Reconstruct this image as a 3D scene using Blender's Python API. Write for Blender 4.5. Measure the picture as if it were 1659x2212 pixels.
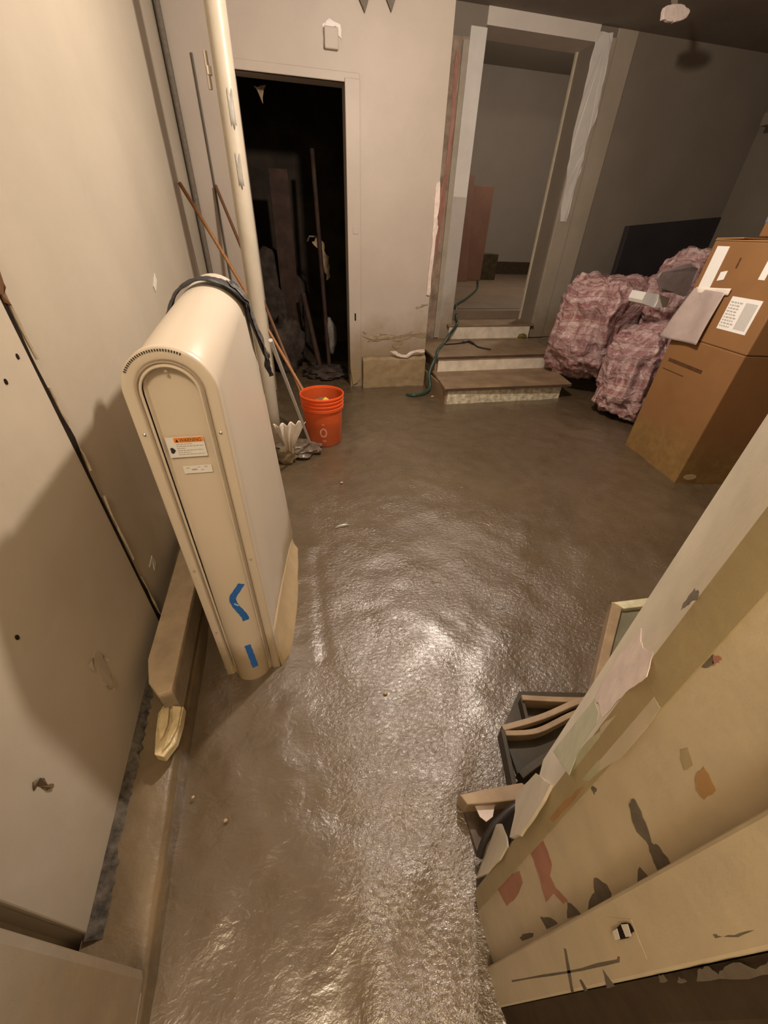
import bpy, bmesh, math, random
from mathutils import Vector, Matrix, noise
for o in list(bpy.data.objects): bpy.data.objects.remove(o)
S = bpy.context.scene
COL = S.collection
random.seed(7)

# ------------------------------------------------------------------ camera
H = 1.31
cam = bpy.data.cameras.new('camera')
cam.lens = 830.0/2212*36; cam.sensor_width = 36; cam.clip_start = .01; cam.clip_end = 60
camo = bpy.data.objects.new('camera', cam); COL.objects.link(camo)
CR = Matrix(((0.9731988, 0.10973, -0.2020977), (-0.2277772, 0.580902, -0.781454), (0.0316501, 0.8065433, 0.5903271)))
camo.matrix_world = Matrix.Translation((0, 0, H)) @ CR.to_4x4()
S.camera = camo
# ------------------------------------------------------------------ light
w = bpy.data.worlds.new('world'); S.world = w; w.use_nodes = True
w.node_tree.nodes['Background'].inputs[0].default_value = (.5, .45, .4, 1)
w.node_tree.nodes['Background'].inputs[1].default_value = .02
S.view_settings.view_transform = 'Standard'; S.view_settings.look = 'None'
S.view_settings.gamma = 1; S.view_settings.use_curve_mapping = False
S.view_settings.exposure = 1.0
def lamp(name, loc, watts, col, rad):
    l = bpy.data.lights.new(name, 'POINT'); l.energy = watts; l.color = col; l.shadow_soft_size = rad
    o = bpy.data.objects.new(name, l); o.location = loc; COL.objects.link(o); return o
LAMP1 = (.88, 1.85, 2.36)
LAMP2 = (-.12, -.70, 2.42)
lamp('room_light', LAMP1, 80, (1, .86, .74), .05)
lamp('hall_light', LAMP2, 35, (1, .82, .60), .16)
lamp('far_room_fill', (4.6, 6.6, 3.3), 60, (1, .82, .66), .15)  # unseen fill light, added to brighten the far room

# ------------------------------------------------------------------ materials
def nt(name):
    m = bpy.data.materials.new(name); m.use_nodes = True
    t = m.node_tree; t.nodes.clear()
    out = t.nodes.new('ShaderNodeOutputMaterial'); b = t.nodes.new('ShaderNodeBsdfPrincipled')
    t.links.new(b.outputs[0], out.inputs[0])
    return m, t, b
def N(t, k, **kw):
    n = t.nodes.new(k)
    for a, v in kw.items(): setattr(n, a, v)
    return n
def mix(t, fac, a, b):
    n = N(t, 'ShaderNodeMix', data_type='RGBA')
    for s, v in ((0, fac), (6, a), (7, b)):
        if isinstance(v, (tuple, list)): n.inputs[s].default_value = (*v[:3], 1)
        elif isinstance(v, (int, float)): n.inputs[s].default_value = v
        else: t.links.new(v, n.inputs[s])
    return n.outputs[2]
def ramp(t, src, stops):
    r = N(t, 'ShaderNodeValToRGB'); e = r.color_ramp.elements
    while len(e) < len(stops): e.new(.5)
    for i, (p, c) in enumerate(stops):
        e[i].position = p; e[i].color = (c, c, c, 1) if isinstance(c, (int, float)) else (*c, 1)
    t.links.new(src, r.inputs[0]); return r.outputs[0]
def noi(t, scale, det=4, rough=.55, vec=None, dist=0):
    n = N(t, 'ShaderNodeTexNoise'); n.inputs['Scale'].default_value = scale; n.inputs['Detail'].default_value = det
    n.inputs['Roughness'].default_value = rough; n.inputs['Distortion'].default_value = dist
    if vec is None: vec = N(t, 'ShaderNodeNewGeometry').outputs['Position']
    t.links.new(vec, n.inputs['Vector']); return n.outputs[0]
def math_(t, op, a, b=None):
    n = N(t, 'ShaderNodeMath', operation=op)
    for i, v in enumerate((a, b)):
        if v is None: continue
        if isinstance(v, (int, float)): n.inputs[i].default_value = v
        else: t.links.new(v, n.inputs[i])
    return n.outputs[0]
MUD = (.115, .078, .042); MUDL = (.33, .25, .15)
def mat(name, col, rough=.6, var=.12, vs=3, spec=.5, bump=0, bs=40, mud=0, soft=.08, metal=0, mudcol=MUDL, stretch=None, coat=0, streak=0):
    """paint / plastic / wood with mottling, optional dried mud line up to height `mud`"""
    m, t, b = nt(name)
    pos = N(t, 'ShaderNodeNewGeometry').outputs['Position']
    if stretch:
        mp = N(t, 'ShaderNodeMapping'); mp.inputs['Scale'].default_value = stretch
        t.links.new(pos, mp.inputs[0]); v2 = mp.outputs[0]
    else: v2 = pos
    n1 = noi(t, vs, 5, .6, v2)
    dk = tuple(c*(1-var*1.6) for c in col); lt = tuple(min(1, c*(1+var)) for c in col)
    c = mix(t, ramp(t, n1, [(.3, 0), (.7, 1)]), dk, lt)
    r = rough
    if mud:
        sp = N(t, 'ShaderNodeSeparateXYZ'); t.links.new(pos, sp.inputs[0])
        n2 = noi(t, 5, 6, .65, pos)
        z = math_(t, 'ADD', sp.outputs[2], math_(t, 'MULTIPLY', math_(t, 'SUBTRACT', n2, .5), -mud*1.3))
        f = ramp(t, math_(t, 'DIVIDE', z, mud+soft), [(mud/(mud+soft)*.75, 1), (1, 0)])
        n3 = noi(t, 14, 5, .7, pos)
        mc = mix(t, ramp(t, n3, [(.3, 0), (.7, 1)]), tuple(x*.62 for x in mudcol), mudcol)
        f = math_(t, 'MULTIPLY', f, ramp(t, n3, [(.25, .6), (.6, 1)]))
        c = mix(t, f, c, mc)
    t.links.new(c, b.inputs['Base Color'])
    b.inputs['Roughness'].default_value = r; b.inputs['Metallic'].default_value = metal
    b.inputs['Specular IOR Level'].default_value = spec
    if coat: b.inputs['Coat Weight'].default_value = coat; b.inputs['Coat Roughness'].default_value = .2
    if bump:
        bp = N(t, 'ShaderNodeBump'); bp.inputs['Strength'].default_value = 1; bp.inputs['Distance'].default_value = bump
        t.links.new(noi(t, bs, 4, .6, v2), bp.inputs['Height']); t.links.new(bp.outputs[0], b.inputs['Normal'])
    return m
M = {}
M['wall'] = mat('greige_wall_paint', (.49, .43, .335), .42, .05, 2, .4, .0012, 25)
M['wall_back'] = mat('greige_back_wall_paint', (.45, .385, .32), .5, .05, 2, .35, .001, 25, mud=.42, soft=.25)
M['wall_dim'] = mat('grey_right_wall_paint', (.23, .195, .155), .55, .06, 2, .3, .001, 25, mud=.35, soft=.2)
M['panel'] = mat('greige_panel_paint', (.54, .475, .375), .36, .07, 2.2, .45, .002, 9)
M['jamb'] = mat('cream_gloss_jamb_paint', (.55, .47, .33), .35, .07, 14, .5, .0006, 60)
M['jambolive'] = mat('olive_cream_tone', (.40, .33, .19), .4, .08, 14, .4, .0006, 60)
M['casing'] = mat('cream_casing_paint', (.60, .53, .40), .4, .08, 12, .5, .0008, 40)
M['pilaster'] = mat('grey_beige_casing', (.40, .34, .265), .5, .06, 3, .4, mud=.5, soft=.2)
M['smear'] = mat('dried_mud_smear', (.31, .24, .15), .6, .2, 20, .3)
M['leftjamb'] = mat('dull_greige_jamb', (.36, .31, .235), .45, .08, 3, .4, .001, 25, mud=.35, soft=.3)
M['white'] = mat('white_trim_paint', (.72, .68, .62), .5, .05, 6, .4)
M['pink'] = mat('salmon_old_paint', (.40, .20, .15), .6, .12, 20, .3)
M['pinkw'] = mat('pinkish_white_primer', (.74, .62, .55), .45, .1, 30, .5, .001, 50)
M['green'] = mat('pale_green_old_paint', (.50, .50, .34), .5, .1, 20, .4)
M['orangeb'] = mat('orange_brown_stain', (.42, .25, .11), .5, .1, 20, .4)
M['greychip'] = mat('bare_grey_under_paint', (.16, .135, .105), .7, .15, 50, .3)
M['darkgap'] = mat('dark_gap', (.02, .014, .01), .9, .2, 20, .1)
M['darkplank'] = mat('blackish_brown_wood', (.06, .042, .026), .8, .2, 20, .2)
M['crack'] = mat('torn_caulk_edge', (.50, .42, .31), .6, .15, 30, .3, .002, 60)
M['kerb'] = mat('mud_coated_kerb', (.165, .118, .064), .42, .22, 6, .45, .004, 18, mud=.0)
M['kerbdark'] = mat('black_damp_edge', (.095, .08, .062), .7, .5, 45, .3, .004, 60)
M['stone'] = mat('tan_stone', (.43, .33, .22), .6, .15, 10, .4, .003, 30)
M['stoneshade'] = mat('tan_stone_shaded_side', (.28, .22, .145), .6, .15, 10, .4, .003, 30)
M['plaster'] = mat('cream_wet_plaster', (.62, .50, .28), .3, .2, 25, .6, .004, 40)
M['lift'] = mat('beige_lift_plastic', (.66, .575, .46), .33, .02, 3, .5, .0003, 60, mud=.16, soft=.05, mudcol=(.47, .36, .21))
M['liftskirt'] = mat('mud_stained_skirt', (.50, .38, .22), .5, .1, 9, .4, .001, 40)
M['liftgroove'] = mat('groove_shade_screw_beige', (.40, .33, .25), .5, .03, 5, .3)
M['chrome'] = mat('screw_steel', (.7, .68, .62), .25, .03, 5, .5, metal=1)
M['dark'] = mat('dark_mesh', (.05, .045, .04), .7, .3, 80)
M['strap'] = mat('black_webbing', (.032, .03, .032), .55, .35, 60, .5, .002, 90)
M['foil'] = mat('grey_creased_plastic', (.16, .15, .14), .25, .6, 40, .6, .004, 60)
M['blue'] = mat('blue_painter_tape', (.03, .15, .50), .55, .08, 30, .3)
M['bluew'] = mat('pale_blue_crease', (.45, .65, .85), .5, .05)
M['labelw'] = mat('white_label', (.82, .80, .76), .3, .02)
M['labelo'] = mat('orange_label', (.86, .28, .05), .35, .02)
M['ink'] = mat('black_print', (.03, .03, .03), .5, .02)
M['greyink'] = mat('grey_print', (.42, .40, .37), .5, .02)
M['mudfleck'] = M['kerb']
M['pipe'] = mat('cream_pipe_paint', (.52, .46, .36), .4, .07, 5, .4, .001, 30, mud=.12)
M['pipechip'] = mat('grey_pipe_chip', (.33, .31, .26), .5, .1, 30)
M['stick'] = mat('orange_brown_wood', (.36, .17, .065), .5, .2, 8, .4, stretch=(20, 20, 3))
M['stickdark'] = mat('dark_brown_wood', (.16, .075, .035), .5, .2, 8, .4, stretch=(20, 20, 3))
M['alu'] = mat('aluminium_tube', (.75, .75, .74), .35, .05, 5, .5, metal=.35)
M['bucket'] = mat('orange_bucket_plastic', (.80, .10, .018), .35, .05, 6, .5, mud=.2, soft=.12, mudcol=(.46, .09, .02))
M['bucketin'] = mat('orange_bucket_inner', (.55, .09, .02), .5, .1, 6, .4)
M['yellow'] = mat('yellow_plastic', (.75, .55, .03), .4, .1, 20)
M['ragw'] = mat('white_pleated_cloth', (.80, .72, .62), .8, .06, 10, .2, mud=.11, mudcol=(.55, .42, .2))
M['rag'] = mat('muddy_rag', (.26, .19, .11), .6, .3, 20, .3, .004, 40)
M['greybag'] = mat('muddy_grey_plastic', (.17, .135, .10), .25, .3, 20, .5, .004, 30)
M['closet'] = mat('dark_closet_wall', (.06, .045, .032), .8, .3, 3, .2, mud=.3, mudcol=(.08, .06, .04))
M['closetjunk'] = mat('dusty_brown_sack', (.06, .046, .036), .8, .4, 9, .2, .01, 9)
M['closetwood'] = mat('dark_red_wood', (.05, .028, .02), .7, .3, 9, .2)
M['paper'] = mat('torn_tan_paper', (.34, .25, .15), .8, .3, 15, .2)
M['dusty'] = mat('dusty_white_plastic', (.22, .20, .17), .6, .3, 15, .3)
M['cardboard'] = mat('brown_cardboard', (.25, .125, .048), .65, .06, 4, .25, mud=.22, soft=.12, mudcol=(.29, .175, .06))
M['cardboard2'] = mat('tan_cardboard_flap', (.36, .19, .075), .65, .08, 6, .25)
M['tapebrown'] = mat('dark_packing_tape', (.10, .045, .018), .4, .2, 30, .4)
M['cab'] = mat('red_brown_board', (.17, .088, .058), .6, .1, 3, .3)
M['steptread'] = mat('mud_brown_tread', (.27, .185, .11), .5, .2, 5, .4, .003, 30)
M['riser'] = mat('stained_white_riser', (.74, .66, .54), .55, .14, 9, .4, .002, 40)
M['riser1'] = mat('blotchy_cream_riser', (.66, .60, .44), .55, .38, 22, .4, .003, 50)
M['nosing'] = mat('dark_wood_edge', (.085, .05, .03), .7, .2, 12)
M['hose'] = mat('dark_green_hose', (.025, .065, .05), .4, .15, 30, .5)
M['cord'] = mat('black_cord', (.03, .025, .022), .5, .1, 30)
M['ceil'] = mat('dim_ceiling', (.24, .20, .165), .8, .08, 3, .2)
M['ceilmid'] = mat('header_glow_pale_paint', (.66, .60, .53), .5, .05, 3, .4)
M['farwall'] = mat('far_room_wall', (.30, .265, .225), .7, .03, 2, .3)
M['farfloor'] = mat('far_room_floor', (.22, .165, .115), .6, .1, 3, .3)
M['board'] = mat('grey_green_board', (.17, .16, .10), .5, .15, 8, .4)
M['boardedge'] = mat('cream_board_edge', (.62, .58, .38), .4, .2, 20, .4)
M['woodedge'] = mat('wet_tan_wood_edge', (.35, .25, .15), .35, .15, 15, .5)
M['crate'] = mat('dark_wet_wood', (.05, .036, .016), .45, .3, 10, .4)
M['plasticclear'] = None
def plaid():
    m, t, b = nt('pink_plaid_woven_plastic')
    tc = N(t, 'ShaderNodeTexCoord').outputs['Object']
    sp = N(t, 'ShaderNodeSeparateXYZ'); t.links.new(tc, sp.inputs[0])
    dn = N(t, 'ShaderNodeTexNoise'); dn.inputs['Scale'].default_value = 4; dn.inputs['Detail'].default_value = 2
    t.links.new(tc, dn.inputs['Vector'])
    vm = N(t, 'ShaderNodeVectorMath', operation='SCALE'); t.links.new(dn.outputs[1], vm.inputs[0]); vm.inputs['Scale'].default_value = .14
    va = N(t, 'ShaderNodeVectorMath', operation='ADD'); t.links.new(tc, va.inputs[0]); t.links.new(vm.outputs[0], va.inputs[1])
    t.links.new(va.outputs[0], sp.inputs[0])
    def stripes(src, per, wd):
        f = math_(t, 'FRACT', math_(t, 'DIVIDE', src, per)); return ramp(t, f, [(0, 1), (wd, 1), (wd+.05, 0), (1, 0)])
    u = math_(t, 'ADD', sp.outputs[0], math_(t, 'MULTIPLY', sp.outputs[1], .8))
    s1 = stripes(u, .10, .30); s2 = stripes(sp.outputs[2], .10, .30)
    s3 = stripes(math_(t, 'ADD', u, .055), .10, .08); s4 = stripes(math_(t, 'ADD', sp.outputs[2], .055), .10, .08)
    c = mix(t, math_(t, 'MULTIPLY', math_(t, 'ADD', s3, s4), .4), (.33, .155, .15), (.62, .46, .42))
    c = mix(t, math_(t, 'MULTIPLY', math_(t, 'ADD', s1, s2), .45), c, (.66, .50, .47))
    g = noi(t, 3, 4, .6)
    c = mix(t, ramp(t, g, [(.4, 0), (.7, .5)]), c, (.26, .16, .17))
    t.links.new(c, b.inputs['Base Color']); b.inputs['Roughness'].default_value = .32
    b.inputs['Specular IOR Level'].default_value = .6
    bp = N(t, 'ShaderNodeBump'); bp.inputs['Distance'].default_value = .03
    t.links.new(noi(t, 9, 5, .6, tc, 1.8), bp.inputs['Height']); t.links.new(bp.outputs[0], b.inputs['Normal'])
    return m
M['plaid'] = plaid()
M['plaidgrey'] = mat('grey_mauve_bag_panel', (.27, .21, .20), .35, .1, 10, .5, .004, 15)
M['lav'] = mat('lavender_grey_plastic_sheet', (.42, .34, .31), .22, .12, 6, .6, .004, 12)
def mudmat():
    m, t, b = nt('wet_mud')
    pos = N(t, 'ShaderNodeNewGeometry').outputs['Position']
    n1 = noi(t, 1.6, 6, .6, pos, .6); n2 = noi(t, 9, 5, .65, pos, .5)
    c = mix(t, ramp(t, n1, [(.3, 0), (.7, 1)]), (.084, .058, .030), (.120, .085, .048))
    c = mix(t, ramp(t, n2, [(.35, 0), (.75, .55)]), c, (.155, .112, .070))
    v = N(t, 'ShaderNodeTexVoronoi'); v.inputs['Scale'].default_value = 9; t.links.new(pos, v.inputs['Vector'])
    sp = ramp(t, v.outputs['Distance'], [(.0, 1), (.035, 1), (.06, 0)])
    sp = math_(t, 'MULTIPLY', sp, ramp(t, noi(t, 4, 2, .5, pos), [(.5, 0), (.6, 1)]))
    c = mix(t, math_(t, 'MULTIPLY', sp, .6), c, (.42, .32, .17))
    t.links.new(c, b.inputs['Base Color'])
    n3 = noi(t, 2.2, 5, .6, pos, .8)
    t.links.new(ramp(t, n3, [(.35, .24), (.65, .36)]), b.inputs['Roughness'])
    b.inputs['Specular IOR Level'].default_value = .9; b.inputs['IOR'].default_value = 1.62
    mp = N(t, 'ShaderNodeMapping'); mp.inputs['Scale'].default_value = (1, 1.45, 1); mp.inputs['Rotation'].default_value = (0, 0, .6)
    t.links.new(pos, mp.inputs[0])
    f1 = noi(t, 62, 4, .62, mp.outputs[0], .4); f2 = noi(t, 190, 2, .5, mp.outputs[0], .2)
    f0 = noi(t, 24, 3, .5, mp.outputs[0], .8)
    fine = math_(t, 'ADD', math_(t, 'MULTIPLY', f1, .0042), math_(t, 'MULTIPLY', f2, .0009))
    # trodden, grainy mud on the right; settled smooth silt on the left and in patches
    sx = N(t, 'ShaderNodeSeparateXYZ'); t.links.new(pos, sx.inputs[0])
    edge = math_(t, 'ADD', sx.outputs[0], math_(t, 'MULTIPLY', math_(t, 'SUBTRACT', noi(t, 2.6, 4, .6, pos, .4), .5), .5))
    me_ = ramp(t, math_(t, 'ADD', edge, .5), [(.42, .22), (.60, 1)])
    ms = ramp(t, noi(t, 1.9, 4, .6, pos, .4), [(.34, .35), (.52, 1)])
    far = ramp(t, math_(t, 'DIVIDE', sx.outputs[1], 4), [(.45, 1), (.75, .35)])
    msk = math_(t, 'MULTIPLY', math_(t, 'MULTIPLY', me_, ms), far)
    hh = math_(t, 'ADD', math_(t, 'MULTIPLY', fine, msk), math_(t, 'MULTIPLY', math_(t, 'MULTIPLY', f0, .0024), ms))
    bp = N(t, 'ShaderNodeBump'); bp.inputs['Distance'].default_value = 1
    t.links.new(hh, bp.inputs['Height']); t.links.new(bp.outputs[0], b.inputs['Normal'])
    return m
M['mud'] = mudmat()

# ------------------------------------------------------------------ mesh helpers
class MB:
    def __init__(s): s.v = []; s.f = []
    def add(s, vs, fs):
        k = len(s.v); s.v += [tuple(p) for p in vs]; s.f += [tuple(k+i for i in f) for f in fs]; return s
    def box(s, a, b):
        x0, y0, z0 = a; x1, y1, z1 = b
        v = [(x0,y0,z0),(x1,y0,z0),(x1,y1,z0),(x0,y1,z0),(x0,y0,z1),(x1,y0,z1),(x1,y1,z1),(x0,y1,z1)]
        return s.add(v, [(0,3,2,1),(4,5,6,7),(0,1,5,4),(1,2,6,5),(2,3,7,6),(3,0,4,7)])
    def prism(s, base, top):
        n = len(base)
        return s.add(list(base)+list(top), [tuple(range(n-1, -1, -1)), tuple(range(n, 2*n))]+[(i, (i+1) % n, n+(i+1) % n, n+i) for i in range(n)])
    def col(s, plan, z0, z1): return s.prism([(x, y, z0) for x, y in plan], [(x, y, z1) for x, y in plan])
    def plate(s, pts, nrm, th):          # polygon with thickness along nrm
        nrm = Vector(nrm).normalized()
        a = [Vector(p) for p in pts]; return s.prism(a, [p+nrm*th for p in a])
    def tube(s, pts, r, n=12, cap=True):
        pts = [Vector(p) for p in pts]; m = len(pts); k = len(s.v)
        rr = r if isinstance(r, (list, tuple)) else [r]*m
        up = None
        for i, p in enumerate(pts):
            t = (pts[min(i+1, m-1)]-pts[max(i-1, 0)]).normalized()
            if up is None: up = t.orthogonal().normalized()
            up = (up-t*up.dot(t)).normalized(); q = t.cross(up)
            for j in range(n):
                a = 2*math.pi*j/n; s.v.append(tuple(p+(up*math.cos(a)+q*math.sin(a))*rr[i]))
        for i in range(m-1):
            for j in range(n):
                s.f.append((k+i*n+j, k+i*n+(j+1) % n, k+(i+1)*n+(j+1) % n, k+(i+1)*n+j))
        if cap: s.f.append(tuple(k+j for j in range(n-1, -1, -1))); s.f.append(tuple(k+(m-1)*n+j for j in range(n)))
        return s
    def lathe(s, prof, c, n=40):
        k = len(s.v); m = len(prof)
        for r, z in prof:
            for j in range(n):
                a = 2*math.pi*j/n; s.v.append((c[0]+r*math.cos(a), c[1]+r*math.sin(a), c[2]+z))
        for i in range(m-1):
            for j in range(n): s.f.append((k+i*n+j, k+i*n+(j+1) % n, k+(i+1)*n+(j+1) % n, k+(i+1)*n+j))
        return s
    def grid(s, fn, nu, nv):
        k = len(s.v)
        for i in range(nu+1):
            for j in range(nv+1): s.v.append(tuple(fn(i/nu, j/nv)))
        for i in range(nu):
            for j in range(nv):
                a = k+i*(nv+1)+j; s.f.append((a, a+nv+1, a+nv+2, a+1))
        return s
def spline(pts, n=10):
    pts = [Vector(p) for p in pts]; o = []
    for i in range(len(pts)-1):
        p0, p1, p2, p3 = pts[max(i-1, 0)], pts[i], pts[i+1], pts[min(i+2, len(pts)-1)]
        for k in range(n):
            t = k/n; o.append(.5*((2*p1)+(p2-p0)*t+(2*p0-5*p1+4*p2-p3)*t*t+(3*p1-p0-3*p2+p3)*t**3))
    o.append(pts[-1]); return o
def rag(pts, amp=.002, n=4, seed=0):     # roughen a closed outline of 3-D points
    rnd = random.Random(seed); o = []; m = len(pts)
    for i in range(m):
        a, b = Vector(pts[i]), Vector(pts[(i+1) % m]); o.append(a)
        for k in range(1, n):
            q = a.lerp(b, k/n); s_ = min(amp, (b-a).length*.18)
            o.append(q+(b-a).cross(Vector((rnd.random()-.5, rnd.random()-.5, rnd.random()-.5))).normalized()*0+Vector(((rnd.random()-.5)*s_*2, (rnd.random()-.5)*s_*2, (rnd.random()-.5)*s_*2)))
    return o
def flat_on(pts, origin, nrm):           # snap points to a plane
    o = Vector(origin); n = Vector(nrm).normalized()
    return [Vector(p)-n*(Vector(p)-o).dot(n) for p in pts]
def build(name, mb, m, parent=None, smooth=False, bevel=0, ang=40, seg=2, solid=0, sub=0, label=None):
    me = bpy.data.meshes.new(name); me.from_pydata(mb.v, [], mb.f)
    bm = bmesh.new(); bm.from_mesh(me)
    bmesh.ops.remove_doubles(bm, verts=bm.verts, dist=1e-6)
    bmesh.ops.recalc_face_normals(bm, faces=bm.faces); bm.to_mesh(me); bm.free()
    me.materials.append(m)
    if smooth:
        me.polygons.foreach_set('use_smooth', [True]*len(me.polygons))
        try: me.set_sharp_from_angle(angle=math.radians(ang))
        except Exception: pass
    o = bpy.data.objects.new(name, me); COL.objects.link(o)
    if parent: o.parent = parent; o.matrix_parent_inverse = parent.matrix_basis.inverted()
    if solid: s = o.modifiers.new('solid', 'SOLIDIFY'); s.thickness = solid; s.offset = 0
    if bevel: b = o.modifiers.new('bevel', 'BEVEL'); b.width = bevel; b.segments = seg; b.limit_method = 'ANGLE'
    if sub: s = o.modifiers.new('sub', 'SUBSURF'); s.levels = s.render_levels = sub
    if label: o['label'] = label
    return o
def thing(name, label, cat, loc, group=None):
    o = bpy.data.objects.new(name, None); COL.objects.link(o); o.location = loc; o.empty_display_size = .1
    return tag(o, label, cat, group)
def tag(o, label, cat, group=None):
    o['label'] = label; o['category'] = cat
    if group: o['group'] = group
    return o
def struct(o): o['kind'] = 'structure'; return o
def text_on(name, s, m, parent, origin, xdir, ydir, h, off=.0015, width=None):
    c = bpy.data.curves.new(name, 'FONT'); c.body = s; c.size = 1; c.extrude = .004
    t = bpy.data.objects.new('tmp', c); COL.objects.link(t)
    bpy.context.view_layer.update()
    me = bpy.data.meshes.new_from_object(t.evaluated_get(bpy.context.evaluated_depsgraph_get()))
    bpy.data.objects.remove(t)
    xs = [v.co.x for v in me.vertices]; ys = [v.co.y for v in me.vertices]
    W, Hh = max(xs)-min(xs), max(ys)-min(ys)
    k = h/Hh; kx = (width/W) if width else k
    X = Vector(xdir).normalized(); Y = Vector(ydir).normalized(); Zn = X.cross(Y)
    for v in me.vertices:
        p = Vector(origin)+X*((v.co.x-min(xs))*kx)+Y*((v.co.y-min(ys))*k)+Zn*(off+v.co.z*.05)
        v.co = p
    me.materials.append(m)
    o = bpy.data.objects.new(name, me); COL.objects.link(o)
    if parent: o.parent = parent; o.matrix_parent_inverse = parent.matrix_basis.inverted()
    return o

# ================================================================== THE ROOM
CE = 2.8
WX = -.56          # left wall plane
def mudh(x, y):
    v = Vector((x, y, 0))
    h = .010*noise.fractal(v*1.3, 1, 2, 4)+.006*noise.fractal(v*6, 1, 2, 3)
    near = max(0, 1-abs(y-.35)/.75)*max(0, 1-abs(x-.0)/.6)
    h += near*.006*noise.turbulence(v*9, 3, False)
    # trodden groove beside the lift skirt and drag line in the mud
    d = abs(x-(.02+.03*(y-1)))
    if .85 < y < 1.5: h -= .008*math.exp(-(d/.02)**2)
    return h-.004
XS, YS = (-.62, 5.2), (-1.9, 4.9)
mb = MB().grid(lambda u, v: (XS[0]+u*(XS[1]-XS[0]), YS[0]+v*(YS[1]-YS[0]), mudh(XS[0]+u*(XS[1]-XS[0]), YS[0]+v*(YS[1]-YS[0]))), 300, 380)
fl = struct(build('floor', mb, M['mud'], smooth=True, ang=180))
# left wall
wl = struct(build('wall_left', MB().box((WX-.12, .262, -.05), (WX, 4.0, CE)).box((WX-.12, .14, -.05), (WX-.035, .263, CE)), M['wall'], ang=30))
# near drywall sheet standing proud of the wall, its lower right corner on the kerb
YSM = 1.04
build('panel', MB().plate([(WX, .262, .052), (WX, YSM-.004, .124), (WX, YSM-.004, 1.30), (WX, YSM-.004, CE-.3), (WX, .262, CE-.3)], (1, 0, 0), .010), M['panel'], wl, bevel=.003)
# torn edge of caulk and paint along the seam
rnd = random.Random(3)
mb = MB(); z = .13; pts = []
while z < 1.9:
    wob = .010*noise.noise(Vector((z*5, 0, 3)))
    pts.append((WX+.006+rnd.uniform(0, .003), YSM+.020+wob+rnd.uniform(-.004, .004), z)); z += rnd.uniform(.015, .05)
for i0 in range(0, len(pts)-7, 9):
    seg_ = pts[i0:i0+8]
    mb.tube(seg_, [rnd.uniform(.0025, .0065) for _ in seg_], 6)
build('torn_caulk', mb, M['crack'], wl, smooth=True)
mb = MB(); n = 70; L = []; Rr = []
for i in range(n+1):
    z = .122+(1.9-.122)*i/n
    wd = .009+.006*noise.noise(Vector((z*9, 1, 0)))+.022*math.exp(-((z-.14)/.04)**2)+.014*math.exp(-((z-.86)/.05)**2)+.006*math.exp(-((z-.3)/.03)**2)
    wd = max(.003, wd)
    L.append((WX+.0102, YSM-.0075, z)); Rr.append((WX+.0102, YSM-.005+wd, z))
build('open_crack', mb.plate(L+Rr[::-1], (1, 0, 0), .0012), M['darkgap'], wl)
for (x, y) in [(10, 825), (38, 770), (35, 1378)]: pass
for p in [(-0.55,0.9195,1.044), (-0.55,0.9942,1.073), (-0.55,0.5827,0.6738)]:
    build('nail_hole', MB().plate([(WX+.0098, p[1]+.004*math.cos(a), p[2]+.006*math.sin(a)) for a in [k*.785 for k in range(8)]], (1, 0, 0), .002), M['darkgap'], wl)
# scuffs: dried paint drip, chipped mark and stains with a shape of their own
for pl in ([(-0.559,2.292,1.117),(-0.559,2.297,1.087),(-0.559,2.224,1.046),(-0.559,2.215,1.072)], [(-0.559,1.145,0.3179),(-0.559,1.194,0.3294),(-0.559,1.202,0.2876),(-0.559,1.169,0.279),(-0.559,1.18,0.3082)]):
    build('paint_drip', MB().plate(pl, (1, 0, 0), .002), M['white'], wl)
build('brown_stain', MB().plate(rag([(-0.5502,0.6723,0.4369),(-0.5502,0.7182,0.4362),(-0.5502,0.7302,0.3882),(-0.5502,0.723,0.3353),(-0.5502,0.6928,0.284),(-0.5502,0.6783,0.3436)], .006, 4, 5), (1, 0, 0), .0006), mat('faint_brown_stain', (.40, .335, .25), .45, .05), wl)
build('torn_paper_mark', MB().plate(rag([(-0.5502,0.4176,0.4572),(-0.5502,0.4321,0.4268),(-0.5502,0.4359,0.3925),(-0.5502,0.4207,0.4067),(-0.5502,0.4199,0.4279),(-0.5502,0.4082,0.4447)], .006, 3, 5), (1, 0, 0), .002), M['kerb'], wl)
# red-brown lump high on the seam at the picture's edge
build('rust_patch', MB().plate(rag([(WX+.01, YSM-.02, 1.20), (WX+.01, YSM+.01, 1.16), (WX+.01, YSM+.025, 1.22), (WX+.01, YSM-.005, 1.31)], .006, 4, 8), (1, 0, 0), .006), M['stickdark'], wl)
# kerb along the left wall
KX = -.42
def kerbpt(u, v):
    y = .05+u*3.9
    prof = [(-.42, -.02), (-.423, .025), (-.428, .052), (-.440, .066), (-.48, .076), (-.53, .085), (-.558, .092)]
    t = v*(len(prof)-1); i = min(int(t), len(prof)-2); f = t-i
    x = prof[i][0]*(1-f)+prof[i+1][0]*f; z = prof[i][1]*(1-f)+prof[i+1][1]*f
    k = noise.fractal(Vector((x*6, y*5, z*9)), 1, 2, 4)*.006
    return (x+k, y, z+k*.6+(y-.5)*.07*min(1, v*2)*(1 if y < 1.5 else 1.5/y))
kb = struct(build('trim_1', MB().grid(kerbpt, 200, 24), M['kerb'], smooth=True, ang=180))
# black damp crumbly edge between the panel foot and the kerb
def dk(u, v):
    y = .25+u*.78; k = noise.fractal(Vector((y*60, v*3, 0)), 1, 2, 4)
    return (WX+.009+v*(.030+.007*k-.012*u), y, .090+(y-.5)*.072+.0015*abs(k)+.012*(1-v)-.006*v)
build('damp_edge', MB().grid(dk, 300, 5), M['kerbdark'], kb, smooth=True)
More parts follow.
